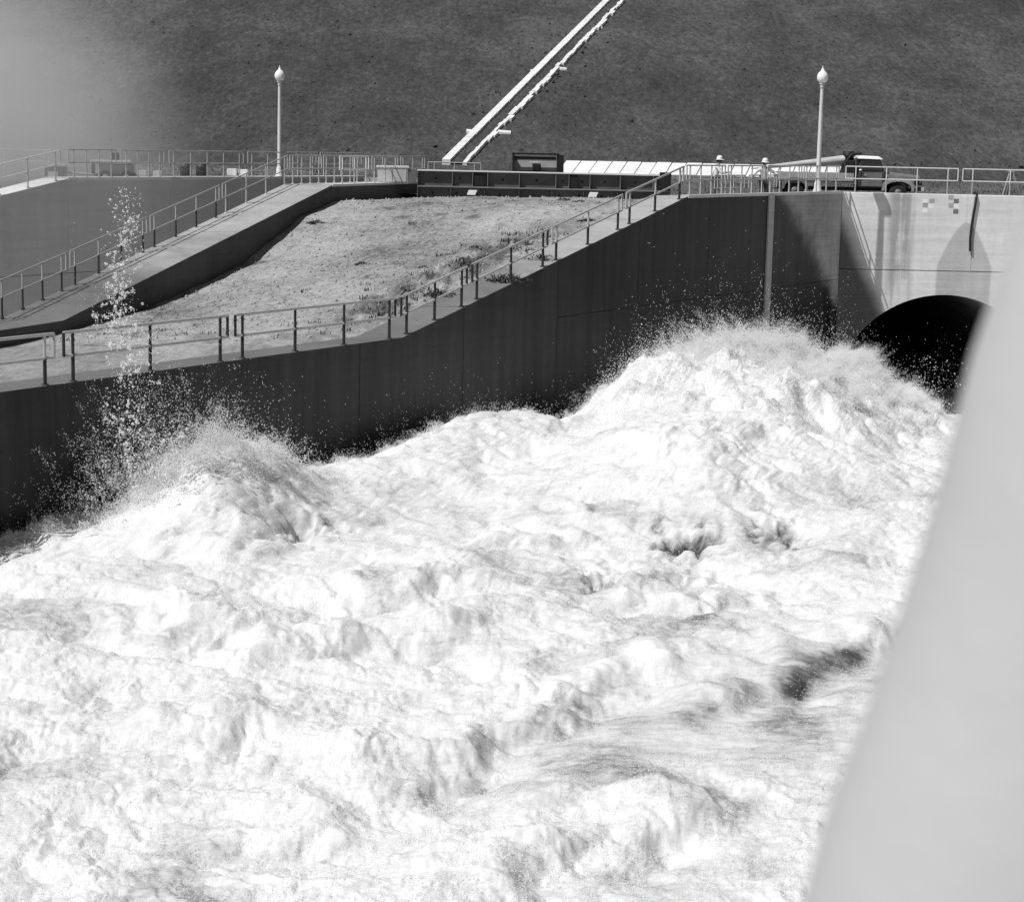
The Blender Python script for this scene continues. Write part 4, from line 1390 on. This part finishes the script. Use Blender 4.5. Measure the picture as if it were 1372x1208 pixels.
# lacy top of the big surge: jets rise where the surge is strongest
n_ = 30000
sxr = rng.uniform(0, 19, n_); syr = rng.uniform(46, 80, n_)
zz, ff, tt, sg, dww = surf(sxr, syr)
keep = (dww > .6) & (rng.random(n_) < np.clip(sg, 0, 1) ** 1.3) & (fbm(sxr / 1.0, syr / 1.0, 3, .5, 130) > .08)
keep &= (sxr < right_x(syr) - 1)
bx_, by_, bz_ = sxr[keep], syr[keep], zz[keep]
base = np.stack([bx_, by_, bz_ - .05], 1)
vel = np.stack([rng.normal(-.7, .9, len(bx_)), rng.normal(-.9, .9, len(bx_)), rng.gamma(2.2, .60, len(bx_))], 1)
P1, R1 = jets(base, vel, 10, .42, .04, .003, .008)
spray('surge_spray', P1, R1)
# froth: a thin layer of flying drops over all the rough water, clumped into threads
def froth(n_, y0, y1, lift, rlo, rhi, thr, gate=None):
    u = rng.random(n_)
    sy = 1.0 / (1 / y0 + (1 / y1 - 1 / y0) * u)
    sx_ = rng.uniform(-.30, .30, n_) * sy
    z_, f_, t_, g_, d_ = surf(sx_, sy)
    ok_ = (d_ > .03) & (sx_ < right_x(sy) - .3)
    cl = fbm(sx_ / .42 + .4 * fbm(sx_ / .2, sy / .2, 2, .5, 172), sy / .62, 4, .62, 170)
    ok_ &= cl > thr
    if gate is not None:
        ok_ &= rng.random(n_) < gate(sx_, sy, f_, t_, g_, d_)
    h = rng.gamma(1.1, 1.0, n_) * lift * (.35 + np.clip(t_, 0, 1.2)) * (.3 + np.clip(cl - thr, 0, 1))
    P = np.stack([sx_, sy, z_ + h - .01], 1)
    ra = rng.uniform(rlo, rhi, n_) * (.55 + .45 * sy / 40.0)
    return P[ok_], ra[ok_]
Pa, Ra = froth(620000, 21, 80, .16, .004, .009, -.05, lambda x, y, f, t, g, d: np.clip(.25 + .9 * f, .05, 1) * np.where(y < 34, .6, 1))
spray('foam_spray', Pa, Ra)
# feathery fringe: more and higher where the surge and the humps break
Pb, Rb = froth(420000, 40, 78, .62, .004, .009, .02, lambda x, y, f, t, g, d: np.clip(1.15 * g - .12 + .55 * np.exp(-(d / 1.3) ** 2), 0, 1))
n_ = 700000
fx = rng.uniform(1.5, 19, n_); fy = rng.uniform(52, 79, n_)
fz, ff, ft, fg, fd = surf(fx, fy)
cl = fbm(fx / .55 + .5 * fbm(fx / .25, fy / .25, 2, .5, 182), fy / .8, 3, .6, 180)
mk = (fd > .2) & (fx < right_x(fy) - .5) & (rng.random(n_) < np.clip(1.5 * fg - .15, 0, 1)) & (cl > -.12)
hh = rng.gamma(1.0, .22, n_) * (.35 + 1.3 * np.clip(cl + .12, 0, 1)) * (.5 + np.clip(fg, 0, 1))
Pc = np.stack([fx + rng.normal(0, .05, n_) - .3 * hh, fy - .3 * hh, fz + hh - .02], 1)[mk]
Pb = np.concatenate([Pb, Pc]); Rb = np.concatenate([Rb, rng.uniform(.006, .013, n_)[mk]])
spray('feather_spray', Pb, Rb)
# torn plumes: bundles of threads of drops bursting from the surge, the left hump and the crest between
def plumes(cx_, cy_, cz_, hgt, wid, lean, nth=7, npt=170):
    out, rad = [], []
    for k in range(len(cx_)):
        H, W = hgt[k], wid[k]
        for j in range(rng.integers(nth // 2, nth + 4)):
            n1 = int(npt * random.uniform(.5, 1.4) * (.5 + H))
            t = rng.random(n1) ** 1.7
            hh_ = H * random.uniform(.35, 1.0)
            ox, oy = rng.normal(0, W, 2)
            dx, dy = lean[k] + rng.normal(0, .28, 2)
            wob = .05 * np.sin(t * random.uniform(4, 11) + random.uniform(0, 6))
            sg_ = .115 * (1 - .70 * t)
            x = cx_[k] + ox * (1 - .3 * t) + dx * hh_ * t ** 1.4 + wob + rng.normal(0, 1, n1) * sg_
            y = cy_[k] + oy * (1 - .3 * t) + dy * hh_ * t ** 1.4 + rng.normal(0, 1, n1) * sg_
            z = cz_[k] - .12 + hh_ * (1.35 * t - .35 * t * t) + rng.normal(0, 1, n1) * sg_ * .8
            out.append(np.stack([x, y, z], 1))
            rad.append(rng.uniform(.005, .012, n1) * (1.25 - .6 * t))
    return np.concatenate(out), np.concatenate(rad)
cx_, cy_ = rng.uniform(2, 18, 60000), rng.uniform(53, 77, 60000)
cz_, _f, _t, sg_, dd_ = surf(cx_, cy_)
ax_ = (cy_ - 60.5) * math.cos(.45) + (cx_ - 6.7) * math.sin(.45)
pk = ((ax_ > -.6) | (dd_ < 2.2)) & (dd_ > .5) & (rng.random(60000) < .9 * np.clip((sg_ - .18) / .8, 0, 1) ** 1.2) & (cx_ < right_x(cy_) - 1.5) & (fbm(cx_ / 1.6, cy_ / 1.6, 2, .5, 200) > -.1)
ii = np.flatnonzero(pk)[:1050]
lean = np.stack([(cx_[ii] - 7.5) * .17, (cy_[ii] - 62) * .04 - .1], 1)
P1, R1 = plumes(cx_[ii], cy_[ii], cz_[ii], np.clip(rng.gamma(3.0, .16, len(ii)), .12, 1.1) * (1 + .55 * sstep(8.5, 5.5, cx_[ii])) * (.4 + .7 * np.clip(sg_[ii], 0, 1)), rng.uniform(.08, .28, len(ii)), lean)
yy = np.concatenate([rng.normal(42.3, 1.25, 150), rng.uniform(46, 58, 120), rng.uniform(35.0, 41.0, 150)])
dw_ = np.concatenate([np.abs(rng.normal(1.3, .7, 150)) + .2, np.abs(rng.normal(.7, .6, 120)) + .15, np.abs(rng.normal(.35, .35, 150)) + .1])
xx = 13.6 + KN * (yy - 82) + dw_ / .8703
zz_ = surf(xx, yy)[0]
hg = np.concatenate([np.clip(rng.gamma(3, .2, 150), .15, 1.2) * np.exp(-((yy[:150] - 42.4) / 1.6) ** 2), np.clip(rng.gamma(2, .14, 120), .1, .8) * (.45 + 1.0 * np.exp(-((yy[150:270] - 54.2) / 1.4) ** 2)), np.clip(rng.gamma(2, .09, 150), .05, .5)])
P3, R3 = plumes(xx, yy, zz_, hg + .08, rng.uniform(.08, .26, 420), np.full((420, 2), -.12), 6, 150)
spray('plume_spray', np.concatenate([P1, P3]), np.concatenate([R1, R3]))
# splash thrown up against the left part of the dark wall
def wallpt(y, d): return np.array([13.6 + KN * (y - 82) + d / .8703, y])
Ps, Rs = [], []
base, vel = [], []
for k in range(480):          # fan over the hump, densest low and to the right
    y = rng.normal(41.9, 1.0); d = rng.uniform(.5, 2.2)
    q = wallpt(y, d)
    base.append(np.array([q[0], q[1], -6.1 + .4 * rng.random() - .15 * abs(y - 42)]))
    vel.append(np.array([rng.normal(-.7, .45), rng.normal(-.8, .6), rng.gamma(3.6, 1.1)]))
a_, b_ = jets(base, vel, 60, .72, .055, .003, .0095)
Ps.append(a_); Rs.append(b_)
def plume_x(h):                 # centre line of the thin plume, h 0..1 upward
    return np.interp(h, [0, .25, .45, .62, .8, 1], [-7.5, -7.9, -7.95, -8.3, -8.1, -7.98])
n_ = 1500                       # separate drops
hgt = rng.random(n_) ** .9
cxp = plume_x(hgt) + rng.normal(0, .22, n_) * (1.7 - 1.1 * hgt)
cyp = 40.2 + rng.normal(0, .35, n_)
Ps.append(np.stack([cxp, cyp, -5.6 + 6.2 * hgt], 1)); Rs.append(rng.gamma(2.2, .0036, n_))
for k in range(130):            # bright torn clots and short threads
    h = rng.beta(2.1, 1.7)
    cpt = np.array([float(plume_x(h)) + rng.normal(0, .22) * (1.6 - h), 40.1 + rng.normal(0, .25), -5.2 + 5.4 * h])
    m_ = rng.integers(5, 26)
    dv = rng.standard_normal(3) * np.array([.10, .04, .10])
    tt_ = rng.random((m_, 1))
    Ps.append(cpt[None] + dv[None] * tt_ + rng.standard_normal((m_, 3)) * .018); Rs.append(rng.uniform(.005, .015, m_))
n_ = 12000                      # fine gauze over the hump
gy2 = rng.normal(42.6, 1.5, n_); gd = np.abs(rng.normal(1.1, .8, n_)) + .1
gx2 = 13.6 + KN * (gy2 - 82) + gd / .8703
gz2 = water_fields(gx2, gy2)[0] + rng.gamma(1.2, .36, n_) - .05
mk = fbm(gx2 / .5 + gz2 / .4, gy2 / .5 + gz2 / .7, 3, .6, 150) > -.05
Ps.append(np.stack([gx2, gy2, gz2], 1)[mk]); Rs.append(rng.uniform(.004, .011, n_)[mk])
# curling threads low on the left of the hump
for (x0, z0, x1, z1, cv) in ((-7.6, -5.6, -8.25, -4.5, -.25), (-7.5, -5.6, -7.2, -4.35, .3), (-7.3, -5.8, -6.7, -4.6, .3), (-7.75, -5.9, -8.1, -5.0, -.3),
                             (-8.3, -4.5, -7.3, -4.75, .0), (-7.3, -4.75, -6.9, -4.5, .1), (-8.6, -4.25, -8.1, -4.45, 0)):
    t = np.linspace(0, 1, 90)
    x = x0 + (x1 - x0) * t + cv * np.sin(t * np.pi) * .5 + rng.normal(0, .06, 90)
    z = z0 + (z1 - z0) * t + rng.normal(0, .07, 90)
    Ps.append(np.stack([x, 40.6 + rng.normal(0, .05, 90), z], 1)); Rs.append(rng.gamma(2.0, .0045, 90))
spray('splash_plume', np.concatenate(Ps), np.concatenate(Rs))
# mist of drops in front of the tunnel mouth
n_ = 1500
mx = rng.normal(17.6, 1.2, n_); my = rng.uniform(78, 81.6, n_); mz = -8.6 + np.abs(rng.normal(0, 1.1, n_))
mk = (mz < -5.0) & (fbm(mx / .7, mz / .5, 3, .6, 160) > -.1)
spray('tunnel_spray', np.stack([mx, my, mz], 1)[mk], rng.gamma(2.5, .0036, n_)[mk])

ico = bmesh.new()
bmesh.ops.create_icosphere(ico, subdivisions=3, radius=1.0)
me = bpy.data.meshes.new('fade_haze')
ico.to_mesh(me); ico.free()
mist = bpy.data.objects.new('fade_haze', me)  # haze volume added for the pale fade at the upper left
COL.objects.link(mist)
mist.location = (-25.5, 80.0, 0.6)
mist.scale = (14.0, 12.5, 11.0)
mist['kind'] = 'stuff'
mm_ = bpy.data.materials.new('fade_haze')
mm_.use_nodes = True
t_ = mm_.node_tree
t_.nodes.clear()
mo = t_.nodes.new('ShaderNodeOutputMaterial')
vs_ = t_.nodes.new('ShaderNodeVolumePrincipled')
vs_.inputs['Color'].default_value = (.98, .98, .98, 1)
vs_.inputs['Anisotropy'].default_value = 0.0
tc = t_.nodes.new('ShaderNodeTexCoord')
ln = t_.nodes.new('ShaderNodeVectorMath'); ln.operation = 'LENGTH'
mr = t_.nodes.new('ShaderNodeMapRange'); mr.interpolation_type = 'SMOOTHSTEP'
mr.inputs[1].default_value = 1.0; mr.inputs[2].default_value = 0.0
mr.inputs[3].default_value = 0.0; mr.inputs[4].default_value = 0.22
t_.links.new(tc.outputs['Object'], ln.inputs[0])
t_.links.new(ln.outputs['Value'], mr.inputs[0])
t_.links.new(mr.outputs[0], vs_.inputs['Density'])
t_.links.new(vs_.outputs[0], mo.inputs['Volume'])
me.materials.append(mm_)

# ------------------------------------------------------------------ the pale post close beside the camera
np_ = thing('leaning_post', 'pale rounded post leaning out of focus close at the right', 'post', (0.10, 0.62, -0.02))
RAD = 0.085
line = [Vector((x + RAD - 0.10, 0.0, z + 0.02)) for x, z in
        ((-0.16, 0.0), (-0.03, 0.72), (.0941, 1.3006), (.1045, 1.3519), (.1155, 1.3856), (.1250, 1.4192), (.1375, 1.4698), (.1465, 1.5166), (.1580, 1.5554), (.1668, 1.5792), (.1935, 1.6718), (.265, 1.9))]
MB().tube(line, RAD, 40).build('shaft', 'post', np_)
print('vertices', sum(len(o.data.vertices) for o in SC.objects if o.type == 'MESH'))
